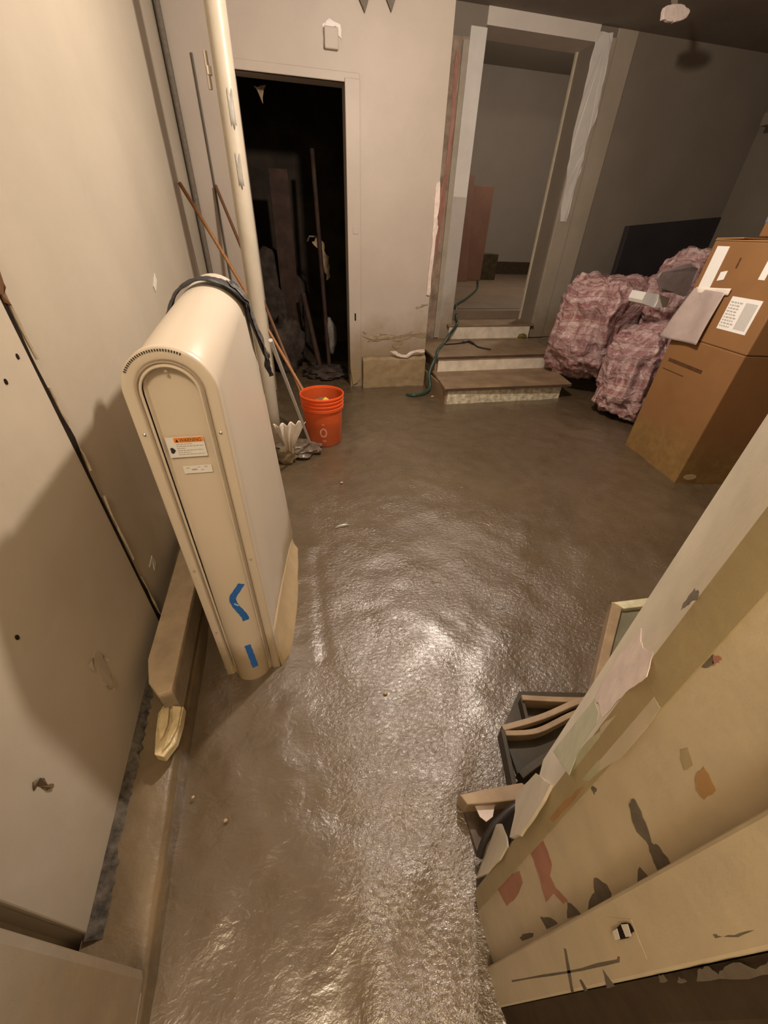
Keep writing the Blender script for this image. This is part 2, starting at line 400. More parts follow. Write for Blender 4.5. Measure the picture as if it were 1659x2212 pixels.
# stone slab lying on the kerb and broken plaster
sl = thing('stone_slab', 'long tan stone slab with a broken end lying on the kerb under the left wall', 'slab', (-.48, 1.0, .15))
sb = [(-.462, .695), (-.425, .70), (-.424, 1.75), (-.515, 1.75), (-.515, .82), (-.497, .742)]
build('top_face', MB().prism([(x, y, .212) for x, y in sb], [(x-.001, y+.002, .226+.004*math.sin(i*2)) for i, (x, y) in enumerate(sb)]), M['stone'], sl, bevel=.004)
build('slab_body', MB().prism([(x, y, .11) for x, y in sb], [(x, y, .2125) for x, y in sb]), M['stoneshade'], sl, bevel=.003)  # sides in a shaded copy of the top's tan
pc = thing('plaster_chunk', 'broken cream wet plaster piece on the kerb below the slab end', 'rubble', (-.45, .6, .12))
zt = .150
pl = [(-0.4831,0.6888,0.15),(-0.4722,0.7087,0.15),(-0.4383,0.7042,0.15),(-0.4139,0.696,0.15),(-0.413,0.6466,0.15),(-0.4187,0.5969,0.15),(-0.4422,0.5615,0.15),(-0.466,0.5714,0.15),(-0.4788,0.6351,0.15)]
build('plaster_flake', MB().prism([(x, y, .115) for x, y, z in pl], [(x, y, .146+.006*math.sin(i*2.1)) for i, (x, y, z) in enumerate(pl)]), M['plaster'], pc, bevel=.003)
for q, nm in (([(-0.4732,0.6974,0.156),(-0.4505,0.6966,0.156),(-0.4453,0.6442,0.156),(-0.4511,0.6137,0.156),(-0.4583,0.603,0.156),(-0.4733,0.6569,0.156)], 'flake_ridge'), ([(-0.4434,0.6993,0.156),(-0.4165,0.6907,0.156),(-0.4162,0.6314,0.156),(-0.4301,0.5907,0.156),(-0.4453,0.5738,0.156),(-0.44,0.6175,0.156),(-0.4339,0.6483,0.156)], 'flake_ridge')):
    build(nm, MB().prism([(x, y, .146) for x, y, z in q], [(x*.99-.0045, y, .158) for x, y, z in q]), M['plaster'], pc, bevel=.003)

# back wall with the closet doorway
YA = 3.96
DX0, DX1, DZ = -.13, .615, 2.15
wb = struct(build('wall_back', MB().box((WX-.12, YA, -.05), (DX0, YA+.15, CE)).box((DX1, YA, -.05), (1.39, YA+.15, CE)).box((DX0, YA, DZ), (DX1, YA+.15, CE)), M['wall_back']))
build('wall_return', MB().box((1.27, YA+.14, -.05), (1.389, 4.72, CE)), M['wall_back'], wb)
# swollen mud-stained plinth at the foot of the wall
def pln(u, v):
    x = .735+u*.655; z = -.02+v*.305
    return (x, YA-.055-.008*noise.fractal(Vector((x*9, z*9, 1)), 1, 2, 3)-(0 if v < .93 else -.045*(v-.93)/.07), z+(.012*noise.noise(Vector((x*14, 0, 0))) if v > .9 else 0))
stn = mat('mud_stained_plinth', (.42, .34, .22), .5, .25, 9, .4, .003, 30, mud=.3, soft=.05, mudcol=(.36, .26, .14))
build('swollen_plinth', MB().grid(pln, 60, 24), stn, wb, smooth=True, solid=.012)
for q in ([(1.003,3.893,0.3436),(1.055,3.893,0.3521),(1.103,3.893,0.3229),(1.171,3.893,0.3089),(1.222,3.893,0.3445),(1.363,3.893,0.3596),(1.368,3.893,0.3323),(1.257,3.893,0.3277),(1.193,3.893,0.2835),(1.125,3.893,0.2853),(1.057,3.893,0.3155)],):
    build('peeled_plaster', MB().plate(rag(q, .004, 3, 2), (0, -1, 0), .004), M['pinkw'], wb)
for i, q in enumerate(([(0.7876,3.956,0.4234),(0.8448,3.956,0.4752),(0.9211,3.956,0.5066),(0.9117,3.956,0.4741),(0.8455,3.956,0.4282)], [(1.036,3.956,0.3886),(1.081,3.956,0.4238),(1.149,3.956,0.4044),(1.138,3.956,0.3682),(1.071,3.956,0.3538)], [(1.257,3.956,0.7229),(1.319,3.956,0.7514),(1.376,3.956,0.759),(1.378,3.956,0.7448),(1.271,3.956,0.7119)], [(0.7428,3.956,0.5228),(0.8448,3.956,0.4752),(0.9733,3.956,0.4907),(1.092,3.956,0.4712),(1.234,3.956,0.5162),(1.383,3.956,0.4964),(1.388,3.956,0.4544),(1.238,3.956,0.4689),(1.134,3.956,0.4228),(0.975,3.956,0.4436),(0.8714,3.956,0.4277),(0.7428,3.956,0.4768)])):
    build('mud_smear', MB().plate(rag(q, .006, 4, i), (0, -1, 0), .0012), M['smear'], wb)
# torn white plaster line beside the corner
q = [(1.364,3.955,1.643),(1.387,3.955,1.653),(1.401,3.955,1.51),(1.391,3.955,1.416),(1.407,3.955,1.353),(1.393,3.955,1.253),(1.392,3.955,1.116),(1.385,3.955,0.9346),(1.387,3.955,0.8282),(1.354,3.955,0.8358),(1.355,3.955,1.044),(1.367,3.955,1.252),(1.358,3.955,1.415),(1.352,3.955,1.538)]
build('torn_plaster_strip', MB().plate(rag(q, .004, 3, 4), (0, -1, 0), .008), M['pinkw'], wb)
# door casing of the closet, lower ends rotted
dc = struct(build('door_1', MB().box((DX1-.004, YA-.022, .17), (DX1+.105, YA+.02, DZ+.02)).box((DX0-.02, YA-.012, DZ), (DX1+.105, YA+.02, DZ+.05)), M['wall_back'], bevel=.004))
build('rotted_foot', MB().plate([(DX1, YA-.022, .171), (DX1+.105, YA-.022, .171), (DX1+.10, YA-.022, .09), (DX1+.07, YA-.022, .04), (DX1+.02, YA-.022, .015)], (0, 1, 0), .03), stn, dc)
build('hinge_mortise', MB().box((DX1+.045, YA-.026, .62), (DX1+.058, YA-.02, .68)), M['darkgap'], dc)
build('latch_plate', MB().box((DX1+.04, YA-.026, 1.28), (DX1+.085, YA-.021, 1.33)), M['wall_back'], dc, bevel=.002)

# wall with the stair opening, set back behind the corner
YB = 4.6
OX0, OX1, OZ = 1.90, 2.95, 2.70
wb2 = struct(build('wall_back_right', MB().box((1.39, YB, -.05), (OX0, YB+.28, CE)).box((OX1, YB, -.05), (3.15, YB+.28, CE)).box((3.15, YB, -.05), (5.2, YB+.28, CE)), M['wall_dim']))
build('header', MB().box((OX0-.002, YB-.01, OZ), (OX1+.002, YB+.28, CE+.1)), M['ceilmid'], wb2)  # lamp glow on the header put into its pale colour
d2 = struct(build('door_2', MB().box((1.755, YB-.03, .30), (OX0, YB, OZ-.02)), M['white'], bevel=.004))
build('casing_board', MB().box((OX1, YB-.022, .30), (3.13, YB+.0, OZ+.04)), M['pilaster'], d2, bevel=.006)
build('casing_board', MB().box((3.13, YB-.012, .30), (3.34, YB, CE)), M['pilaster'], d2, bevel=.01)
build('reveal_board', MB().box((OX1-.012, YB, .44), (OX1, YB+.27, OZ)), M['wall_dim'], d2)
build('reveal_stop', MB().box((OX1-.03, YB+.24, .44), (OX1-.012, YB+.265, OZ)), M['casing'], d2)
for q, nm in (([(2.93,4.576,2.755),(3.072,4.576,2.763),(3.093,4.576,2.577),(3.095,4.576,2.434),(3.12,4.576,2.255),(3.081,4.576,2.126),(3.081,4.576,1.994),(3.096,4.576,1.857),(3.07,4.576,1.712),(3.066,4.576,1.446),(2.997,4.576,1.451),(2.958,4.576,1.596),(2.961,4.576,1.744),(2.932,4.576,1.883),(2.912,4.576,2.083),(2.912,4.576,2.271),(2.917,4.576,2.534),(2.919,4.576,2.671)], 'ragged_white_strip'),):
    build(nm, MB().plate(rag(q, .006, 3, 2), (0, -1, 0), .003), M['white'], d2)  # ragged strip, whiter than the casing board
# dull lower part of the left casing, mud splashed
build('dull_casing_face', MB().plate([(1.757, YB-.031, .31), (1.899, YB-.031, .31), (1.899, YB-.031, 1.60), (1.757, YB-.031, 1.60)], (0, -1, 0), .002), mat('grey_white_lower_casing', (.50, .46, .41), .5, .06, 4, .4, mud=.55, soft=.3), d2)
# stripped strip left of the casing: brown plaster with salmon paint
build('stripped_strip', MB().plate([(1.56, YB-.004, .1), (1.753, YB-.004, .1), (1.753, YB-.004, 2.62), (1.58, YB-.004, 2.62)], (0, -1, 0), .006), mat('stripped_brown_plaster', (.33, .25, .18), .7, .3, 9, .3, .003, 30), wb2)
q = [(1.649,4.589,2.535),(1.685,4.589,2.544),(1.694,4.589,2.216),(1.689,4.589,1.882),(1.683,4.589,1.58),(1.692,4.589,1.246),(1.668,4.589,0.9819),(1.644,4.589,0.9179),(1.617,4.589,1.244),(1.616,4.589,1.577),(1.656,4.589,1.783),(1.651,4.589,2.212)]
build('salmon_paint', MB().plate(rag(q, .008, 3, 2), (0, -1, 0), .003), M['pink'], wb2)
build('edge_strip', MB().box((1.70, YB-.03, .32), (1.752, YB-.008, 2.6)), mat('grey_beige_strip', (.42, .36, .28), .6, .1, 6), wb2)
# right wall, ceiling
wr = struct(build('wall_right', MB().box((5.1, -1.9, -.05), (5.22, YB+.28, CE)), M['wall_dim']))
ce = struct(build('ceiling', MB().box((WX-.12, .0, CE), (5.22, YB+.3, CE+.1)), M['ceil']))
# far room behind the opening
ff = struct(build('floor_far_room', MB().box((1.45, YB+.28, .30), (8.0, 10.2, .55)), M['farfloor']))
build('sill_riser', MB().box((OX0-.05, 5.02, .43), (OX1+.05, 5.06, .552)), M['nosing'], ff)
struct(build('wall_far_room', MB().box((1.45, 10.1, .5), (8.0, 10.25, 3.9)).box((1.45, YB+.28, .3), (1.6, 10.2, 3.9)).box((8, YB+.28, .3), (8.15, 10.2, 3.9)), M['farwall']))
struct(build('baseboard_far_room', MB().box((1.6, 10.05, .55), (8.0, 10.1, .80)), M['darkplank']))
struct(build('ceiling_far_room', MB().box((1.45, YB+.28, 3.9), (8.0, 10.2, 4.0)), M['farwall']))
# closet
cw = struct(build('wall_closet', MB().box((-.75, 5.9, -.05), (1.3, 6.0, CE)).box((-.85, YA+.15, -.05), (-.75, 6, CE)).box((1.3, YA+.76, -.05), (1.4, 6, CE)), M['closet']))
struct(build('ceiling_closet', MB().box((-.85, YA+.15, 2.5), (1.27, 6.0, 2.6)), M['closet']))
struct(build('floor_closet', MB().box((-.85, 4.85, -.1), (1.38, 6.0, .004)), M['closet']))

# front wall with the doorway the picture is taken from
wf = struct(build('wall_front', MB().box((.42, -.03, -.05), (5.1, .13, CE)).box((-.68, -.03, -.05), (-.43, .155, CE)).box((-.43, -.03, 2.12), (.42, .13, CE)), M['wall']))
jm = struct(build('door_3', MB().col([(.30, .112), (.30, .028), (.42, .028), (.42, .112)], -.03, 2.12), M['jamb']))
# rounded casing; its outer half is rotted away below z .5
build('casing_outer', MB().col([(.380, .222), (.318, .160), (.308, .1505), (.303, .145), (.36, .135), (.42, .14), (.42, .222)], .53, 2.12), M['casing'], jm, smooth=True, ang=50)
build('casing_inner', MB().col([(.303, .145), (.2995, .132), (.297, .112), (.36, .112), (.42, .14)], .02, 2.12), M['jambolive'], jm, smooth=True, ang=50)  # inner face in a darker olive than the outer casing
build('near_board', MB().col([(.285, .028), (.285, -.03), (.42, -.03), (.42, .028)], -.03, 2.12), M['jamb'], jm, bevel=.003)
build('jamb_head', MB().box((-.43, -.03, 2.09), (.42, .155, 2.121)), M['jamb'], jm)
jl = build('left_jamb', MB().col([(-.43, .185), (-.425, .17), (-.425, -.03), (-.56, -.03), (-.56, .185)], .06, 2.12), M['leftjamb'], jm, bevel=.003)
NA, NB = (-.707, .707, 0), (-.98, .18, 0)
def patch(name, pts, org, n, th, m, amp=.0015, seed=1, nn=3):
    P = flat_on(rag(pts, amp, nn, seed), org, n)
    return build(name, MB().plate(P, n, th*.35), m, jm)
A0 = (.3352, .1962, 0); A1 = (.319, .1705, 0); B0 = (.3032, .1452, 0)
# bare pink-white primer, green and orange old paint on the casing
q = [(0.3523,0.1943,0.9607),(0.3365,0.1785,0.9629),(0.3249,0.1669,0.971),(0.3071,0.1491,0.9966),(0.2977,0.1397,0.9909),(0.2913,0.1333,0.9857),(0.2951,0.1371,0.9679),(0.3031,0.1451,0.9329),(0.3057,0.1477,0.8949),(0.3087,0.1507,0.8654),(0.3366,0.1786,0.8365),(0.3507,0.1927,0.8144),(0.3555,0.1975,0.8334),(0.3603,0.2023,0.8846),(0.3537,0.1957,0.9339)]
patch('primer_patch', q, (.303, .145, 0), NA, .0015, M['pinkw'])
q = [(0.3501,0.1921,0.8148),(0.3226,0.1646,0.8454),(0.3118,0.1538,0.8436),(0.3086,0.1506,0.7902),(0.2919,0.1339,0.7576),(0.3241,0.1661,0.6941),(0.365,0.207,0.6118),(0.3577,0.1997,0.7011),(0.3547,0.1967,0.7568)]
patch('green_patch', q, (.303, .145, 0), NA, .0012, M['green'], seed=4)
q = [(0.3014,0.1359,0.9711),(0.2984,0.1196,0.9668),(0.2971,0.1125,0.9667),(0.2965,0.1091,0.8672),(0.2976,0.1154,0.8194),(0.3003,0.1299,0.8336),(0.3028,0.1438,0.8593),(0.3017,0.1378,0.9075),(0.3012,0.1348,0.952)]
patch('bare_cream_patch', q, (.3015, .1375, 0), NB, .0012, M['casing'], seed=6)
q = [(0.3023,0.1413,0.8557),(0.3003,0.1299,0.8336),(0.2976,0.1154,0.8194),(0.2979,0.1171,0.7831),(0.3013,0.1358,0.7432),(0.3025,0.1422,0.7441),(0.3033,0.1467,0.7966)]
patch('green_patch', q, (.3015, .1375, 0), NB, .0014, M['green'], seed=4)
q = [(0.2978,0.1165,0.7684),(0.2978,0.1161,0.6736),(0.2978,0.1162,0.6371),(0.2995,0.126,0.6214),(0.3009,0.1335,0.6519),(0.2991,0.1233,0.701)]
patch('orange_stain', q, (.3015, .1375, 0), NB, .0014, M['orangeb'], seed=9)
q = [(0.3147,0.1567,1.065),(0.3141,0.1561,1.075),(0.3061,0.1481,1.081),(0.3019,0.1439,1.079),(0.307,0.149,1.069),(0.3087,0.1507,1.059),(0.311,0.153,1.051),(0.3132,0.1552,1.053)]
patch('chipped_spot', q, (.303, .145, 0), NA, .0014, M['greychip'], seed=9)
# curled flake of rotten casing near the floor
q = [(0.3925,0.2345,0.308),(0.3475,0.1895,0.3798),(0.3097,0.1517,0.4031),(0.2888,0.1308,0.5184),(0.2922,0.1342,0.5979),(0.2968,0.1388,0.6454),(0.3047,0.1467,0.6759),(0.3651,0.2071,0.5136)]
patch('casing_end', q, (.303, .145, 0), NA, .012, M['casing'], .002, 2)
q = [(0.4062,0.2482,0.0357),(0.372,0.214,0.1986),(0.3305,0.1725,0.3246),(0.3022,0.1442,0.3929),(0.2955,0.1375,0.3383),(0.3011,0.1431,0.1969),(0.3237,0.1657,-0.0059),(0.3743,0.2163,-0.1621),(0.4221,0.2641,-0.284),(0.4327,0.2747,-0.1941)]
patch('curled_flake', q, (.303, .145, 0), NA, .010, M['casing'], .002, 3)
q = [(0.3736,0.2156,0.1952),(0.3628,0.2048,0.3147),(0.3456,0.1876,0.3764),(0.3174,0.1594,0.3889),(0.2998,0.1418,0.4054),(0.3305,0.1725,0.3246)]
patch('dark_rot', q, (.303, .145, 0), NA, .004, M['darkgap'], .002, 3)
# chips on the jamb face
chips = [
 ('grey_chip', [(0.2995,0.0787,0.8297),(0.2995,0.0796,0.8437),(0.2995,0.0712,0.8432),(0.2995,0.0609,0.8389),(0.2995,0.0471,0.8281),(0.2995,0.0429,0.8359),(0.2995,0.0353,0.837),(0.2995,0.0265,0.8377),(0.2995,0.0237,0.8309),(0.2995,0.0244,0.808),(0.2995,0.0331,0.8124),(0.2995,0.0428,0.8163),(0.2995,0.0495,0.8212),(0.2995,0.0591,0.8148),(0.2995,0.0693,0.8205)], 'greychip'),
 ('grey_chip', [(0.2995,0.0374,0.7836),(0.2995,0.0246,0.7911),(0.2995,0.0261,0.7565),(0.2995,0.0311,0.7677)], 'greychip'),
 ('grey_chip', [(0.2995,0.0492,0.6738),(0.2995,0.0393,0.6945),(0.2995,0.0315,0.6955),(0.2995,0.0264,0.6801),(0.2995,0.0293,0.6122),(0.2995,0.0346,0.6257),(0.2995,0.039,0.6549),(0.2995,0.0435,0.6599)], 'greychip'),
 ('grey_chip', [(0.2995,0.0448,0.5577),(0.2995,0.0388,0.5718),(0.2995,0.0285,0.5844),(0.2995,0.0316,0.5323)], 'greychip'),
 ('grey_chip', [(0.2995,0.048,0.4227),(0.2995,0.0413,0.4647),(0.2995,0.0322,0.4873),(0.2995,0.0326,0.4314)], 'greychip'),
 ('grey_chip', [(0.2995,0.0295,0.7369),(0.2995,0.0269,0.7477),(0.2995,0.0261,0.7335)], 'greychip'),
 ('grey_chip', [(0.2995,0.1144,0.7811),(0.2995,0.1072,0.7874),(0.2995,0.1048,0.7764),(0.2995,0.111,0.776)], 'greychip'),
 ('grey_chip', [(0.2995,0.0402,0.2681),(0.2995,0.0423,0.2945),(0.2995,0.0366,0.3571),(0.2995,0.0333,0.3442),(0.2995,0.0353,0.2799)], 'greychip'),
 ('salmon_patch', [(0.2995,0.1149,0.5682),(0.2995,0.0986,0.5676),(0.2995,0.0845,0.5599),(0.2995,0.077,0.5352),(0.2995,0.0626,0.5368),(0.2995,0.0464,0.5607),(0.2995,0.0453,0.5409),(0.2995,0.0598,0.5215),(0.2995,0.0573,0.475),(0.2995,0.0802,0.4874),(0.2995,0.1048,0.496),(0.2995,0.1127,0.4937),(0.2995,0.1174,0.5277)], 'pink'),
 ('salmon_patch', [(0.2995,0.1171,0.329),(0.2995,0.1072,0.4089),(0.2995,0.0932,0.4008),(0.2995,0.0853,0.3406),(0.2995,0.0845,0.2582),(0.2995,0.1142,0.2322)], 'pink'),
 ('brown_scuff', [(0.2995,0.0643,0.9443),(0.2995,0.066,0.9598),(0.2995,0.0594,0.9579),(0.2995,0.0512,0.9532),(0.2995,0.0505,0.9338),(0.2995,0.0578,0.9333)], 'orangeb'),
 ('grey_chip', [(0.2995,0.1138,1.031),(0.2995,0.1131,1.052),(0.2995,0.1076,1.045),(0.2995,0.1086,1.037)], 'greychip'),
 ('salmon_patch', [(0.2995,0.1128,1.05),(0.2995,0.1069,1.054),(0.2995,0.1051,1.049),(0.2995,0.1067,1.042)], 'pink'),
 ('brown_scuff', [(0.2995,0.0837,0.9501),(0.2995,0.0808,0.959),(0.2995,0.0709,0.9506),(0.2995,0.0716,0.9366),(0.2995,0.0788,0.9425)], 'jambolive')]
for i, (nm, q, mm) in enumerate(chips): patch(nm, q, (.2998, 0, 0), (-1, 0, 0), .001, M[mm], .0012, i)
# strike plate hole and marks on the near board
q = [(0.284,0.0168,0.6861),(0.284,0.0076,0.7402),(0.284,-0.0004,0.7358),(0.284,-0.0195,0.7301),(0.284,-0.0187,0.7082),(0.284,-0.0119,0.6658),(0.284,0.0079,0.6758)]
patch('strike_plate', q, (.2852, 0, 0), (-1, 0, 0), .0012, M['jamb'], .0001, 1, 1)
q = [(0.283,0.0054,0.6927),(0.283,0.0078,0.7171),(0.283,0.0055,0.7352),(0.283,-0.0002,0.7358),(0.283,-0.003,0.716),(0.283,-0.0019,0.6916)]
patch('latch_hole', q, (.2838, 0, 0), (-1, 0, 0), .0008, M['darkgap'], .0006, 1, 2)
for q in ([(0.283,0.0051,0.6887),(0.283,0.0058,0.7027),(0.283,-0.0018,0.6973),(0.283,-0.0012,0.6851)], [(0.283,0.0072,0.716),(0.283,0.0057,0.7315),(0.283,-0.0026,0.7257),(0.283,-0.0019,0.7128)]):
    patch('latch_lip', q, (.2832, 0, 0), (-1, 0, 0), .0012, M['white'], .0002, 1, 1)
for i, q in enumerate(([(0.284,0.0087,0.5128),(0.284,0.0062,0.5202),(0.284,-0.0097,0.5052),(0.284,-0.0293,0.4844),(0.284,-0.0291,0.4723),(0.284,-0.0104,0.4908)], [(0.284,-0.0014,0.1696),(0.284,-0.011,0.4855),(0.284,-0.0141,0.6619),(0.284,-0.0114,0.6696),(0.284,-0.0111,0.6784),(0.284,-0.0166,0.6658),(0.284,-0.0148,0.5433),(0.284,-0.004,0.1722)],
          [(0.284,-0.0166,0.8572),(0.284,-0.0164,0.862),(0.284,-0.0177,0.8641),(0.284,-0.0194,0.8832),(0.284,-0.0196,0.9091),(0.284,-0.0208,0.8862),(0.284,-0.0185,0.8585)], [(0.284,-0.0171,0.6118),(0.284,-0.0219,0.6155),(0.284,-0.0319,0.6241),(0.284,-0.0322,0.5998)], [(0.284,-0.0202,0.5217),(0.284,-0.0215,0.5307),(0.284,-0.0308,0.5357),(0.284,-0.031,0.5241)],
          [(0.284,-0.0363,0.7992),(0.284,-0.0312,0.811),(0.284,-0.0312,0.8267),(0.284,-0.0362,0.8333),(0.284,-0.033,0.8471),(0.284,-0.0323,0.8697),(0.284,-0.0367,0.8823),(0.284,-0.0334,0.9036),(0.284,-0.0339,0.9159),(0.284,-0.0403,0.9055),(0.284,-0.0397,0.8497),(0.284,-0.0378,0.7967)], [(0.284,-0.0302,0.7374),(0.284,-0.0304,0.7454),(0.284,-0.0345,0.7482),(0.284,-0.0348,0.7315)], [(0.284,-0.0335,0.7709),(0.284,-0.0349,0.7758),(0.284,-0.0369,0.7812),(0.284,-0.0366,0.7638)])):
    patch('dark_chip', q, (.2852, 0, 0), (-1, 0, 0), .0006, M['greychip'], .0008, i)
# hall side of the doorway: rough dark edge and side walls of the hall
build('rough_edge', MB().col([(.288, -.031), (.292, -.06), (.33, -.11), (.42, -.10), (.42, -.031)], -.03, 2.12), M['darkplank'], jm)  # edge coloured blackish brown all over
hl = struct(build('wall_hall', MB().box((.42, -1.9, -.05), (.5, -.03, CE)).box((-.68, -1.9, -.05), (-.6, -.03, CE)).box((-.68, -1.98, -.05), (.5, -1.9, CE)), M['wall']))
struct(build('ceiling_hall', MB().box((-.7, -1.98, CE), (.5, 0, CE+.1)), M['ceilmid']))
for nm, L in (('ceiling_socket', LAMP1), ('ceiling_socket', LAMP2)):
    near = L is LAMP1
    t = thing(nm, 'lamp socket hanging on a cord from the room ceiling' if near else 'lamp socket hanging on a cord in the hall behind the doorway', 'lamp', (L[0], L[1], CE))
    rr = .05 if near else .12
    build('socket', MB().lathe([(0, .12), (.016, .12), (.02, .10), (.022, .06), (.018, .03), (0, .03)], (L[0], L[1], L[2]+rr)), M['labelw'], t, smooth=True)
    build('cord', MB().tube([(L[0], L[1], L[2]+rr+.11), (L[0], L[1], CE)], .004, 8), M['cord'], t)

# ================================================================== THE LIFT HOUSING
def lift():
    t = thing('lift_housing', 'beige moulded plastic lift housing with arched top and warning label by the left wall', 'lift housing', (-.22, 1.2, 0))
    # front centre C(s) and frame: u = across, w = along depth
    F = Vector((-.241, .880, 0)); wv = Vector((.085, .73, 0)).normalized(); uv = Vector((wv.y, -wv.x, 0))
    uv = Vector((.998, -.02, 0)).normalized()
    D = .74; HW = .090; SP = 1.022
    def P(u, d, z): return F+uv*(u-.050*max(0, d)*max(0, z)/.8)+wv*d+Vector((0, 0, z))
    def arch(hw, sp, z0, n=28):
        o = [(-hw, z0)]
        for k in range(8): o.append((-hw, z0+(sp-z0)*(k+1)/9))
        for k in range(n+1):
            a = math.pi-math.pi*k/n; o.append((hw*math.cos(a), sp+hw*math.sin(a)))
        for k in range(8): o.append((hw, sp-(sp-z0)*(k+1)/9))
        o.append((hw, z0)); return o
    # body: lofted arches; rises a little and stays full towards the back
    rows = []
    for d, k, hw in [(.012, 0, HW-.004), (.02, 0, HW-.001), (.2, .022, HW-.001), (.4, .042, HW), (.6, .060, HW), (.70, .067, HW), (.73, .064, HW-.006), (D, .055, HW-.02)]:
        rows.append([P(u, d, z+(k if z > .5 else 0)*min(1, (z-.5)/.5) if z > .5 else z) for u, z in arch(hw, SP, -.02)])
    mb = MB(); n = len(rows[0])
    for r in rows: mb.v += [tuple(p) for p in r]
    for i in range(len(rows)-1):
        for j in range(n-1): mb.f.append((i*n+j, i*n+j+1, (i+1)*n+j+1, (i+1)*n+j))
    mb.f.append(tuple((len(rows)-1)*n+j for j in range(n)))
    build('body', mb, M['lift'], t, smooth=True, ang=35)
    # front plate: outer arch to panel recess arch, lofted over depth to make flange, groove and convex panel
    prof = [(.000, .020), (.0005, .006), (.003, .001), (.006, 0), (.022, 0), (.026, .0015), (.029, .006), (.031, .007), (.0335, .003), (.036, .0), (.039, -.001)]
    mb = MB(); lines = []
    for ins, dep in prof:
        lines.append([P(u, dep-.010, z) for u, z in arch(HW+.004-ins, SP, -.02)])
    n = len(lines[0])
    for r in lines: mb.v += [tuple(p) for p in r]
    for i in range(len(lines)-1):
        for j in range(n-1): mb.f.append((i*n+j, i*n+j+1, (i+1)*n+j+1, (i+1)*n+j))
    build('front_flange', mb, M['lift'], t, smooth=True, ang=60)
    # convex centre panel: recessed at the top, bulging at the foot
    HP = HW+.004-.038
    def pf(u, v):
        z = -.02+v*(SP+.02+HP); a = (u-.5)*2
        hw = HP if z < SP else math.sqrt(max(0, HP*HP-(z-SP)**2))
        lo = max(0, 1-z/.95)
        bul = -.010+.011*(1-lo*.2)-.046*lo**1.2*math.sqrt(max(0, 1-a*a))
        rec = .0
        if z > .55: rec = .010*min(1, (z-.55)/.35)
        return P(a*hw, bul+rec*(1 if abs(a) < .93 else 0), z)
    build('centre_panel', MB().grid(pf, 40, 70), M['lift'], t, smooth=True, ang=60)
    ring = [P(u, -.0105, z) for u, z in arch(HW+.004-.030, SP, .05)]
    build('groove_shade', MB().tube(ring, .0022, 6), M['liftgroove'], t, smooth=True)  # shade in the groove painted as a darker beige line
    ring = [P(u, -.0108, z) for u, z in arch(HW+.004-.0375, SP, .05)]
    build('panel_bead', MB().tube(ring, .0028, 8), M['lift'], t, smooth=True)
    # slotted vent along the crown of the flange
    mb = MB()
    for k in range(26):
        a = math.radians(148-k*3.3); r0, r1 = HW-.0055, HW-.001
        c = lambda r, aa: P(r*math.cos(aa), -.0108, SP+r*math.sin(aa))
        mb.plate([c(r0, a), c(r1, a), c(r1, a-.026), c(r0, a-.026)], -wv, .0012)
    o = build('vent_slots', mb, M['dark'], t)
    # screws
    for (u, z) in [(-HW+.012, .935), (HW-.012, .93), (0, SP+HP-.012), (-HW+.012, .52), (HW-.012, .54), (-HW+.012, .24)]:
        c = P(u, -.010, z)
        dd = -.001 if abs(u) > .01 else .004
        c = P(u, -.010+dd, z)
        build('screw', MB().tube([c, c-wv*.0015, c-wv*.003], [.0038, .0036, .0018], 12), M['chrome'] if z > .9 and abs(u) > .01 else M['liftgroove'], t, smooth=True)
    # labels
    xd = uv; yd = Vector((0, 0, 1)); nrm = -wv
    dl = .0005
    def lab(name, u0, z0, u1, z1, m, par, lift_, lb=None):
        return build(name, MB().plate([P(u0, dl, z0), P(u1, dl, z0), P(u1, dl, z1), P(u0, dl, z1)], -wv, lift_), m, par, label=lb)
    L = lab('warning_label', -.045, .870, .035, .920, M['labelw'], t, .0012, 'white warning label with orange header')
    lab('orange_header', -.028, .907, .034, .919, M['labelo'], L, .0018)
    text_on('warning_text', 'WARNING', M['ink'], L, P(-.0165, dl, .9085), xd, yd, .0085, .0019, .046)
    build('alert_triangle', MB().plate([P(-.025, dl, .9085), P(-.0185, dl, .9085), P(-.0218, dl, .9165)], -wv, .0022), M['ink'], L)
    # hand-in-gears pictogram
    build('hazard_pictogram', MB().plate([P(-.0365+.005*math.cos(a)*(1+.25*math.cos(3*a)), dl, .888+.0075*math.sin(a)) for a in [k*.393 for k in range(16)]], -wv, .0018), M['ink'], L)
    mb = MB()
    for i, (a, b) in enumerate([(-.026, .008), (-.026, .032), (-.026, -.008), (-.026, .028), (-.026, .002), (-.026, .030)]):
        z = .902-i*.0052; u = a; rr = random.Random(i)
        while u < b:
            l = rr.uniform(.003, .008); l = min(l, b-u); mb.plate([P(u, dl, z), P(u+l, dl, z), P(u+l, dl, z+.0018), P(u, dl, z+.0018)], -wv, .0016); u += l+.0014
    o = build('small_print', mb, M['greyink'], L); o['kind'] = 'stuff'
    L2 = lab('data_label', -.026, .826, .037, .846, M['labelw'], t, .0012, 'small white data label with grey print')
    mb = MB()
    for (a, b, z, hh) in [(-.008, .004, .834, .004), (-.02, -.012, .840, .002), (.012, .018, .833, .002), (.020, .028, .841, .002), (.006, .012, .841, .0015)]:
        mb.plate([P(a, dl, z), P(b, dl, z), P(b, dl, z+hh), P(a, dl, z+hh)], -wv, .0016)
    o = build('small_print', mb, M['greyink'], L2); o['kind'] = 'stuff'
    # blue tape, laid on the panel surface
    def onp(u, z, off=.0015):
        v = (z+.02)/(SP+.02+HP); p = pf(u/HP/2+.5, v); return p-wv*off
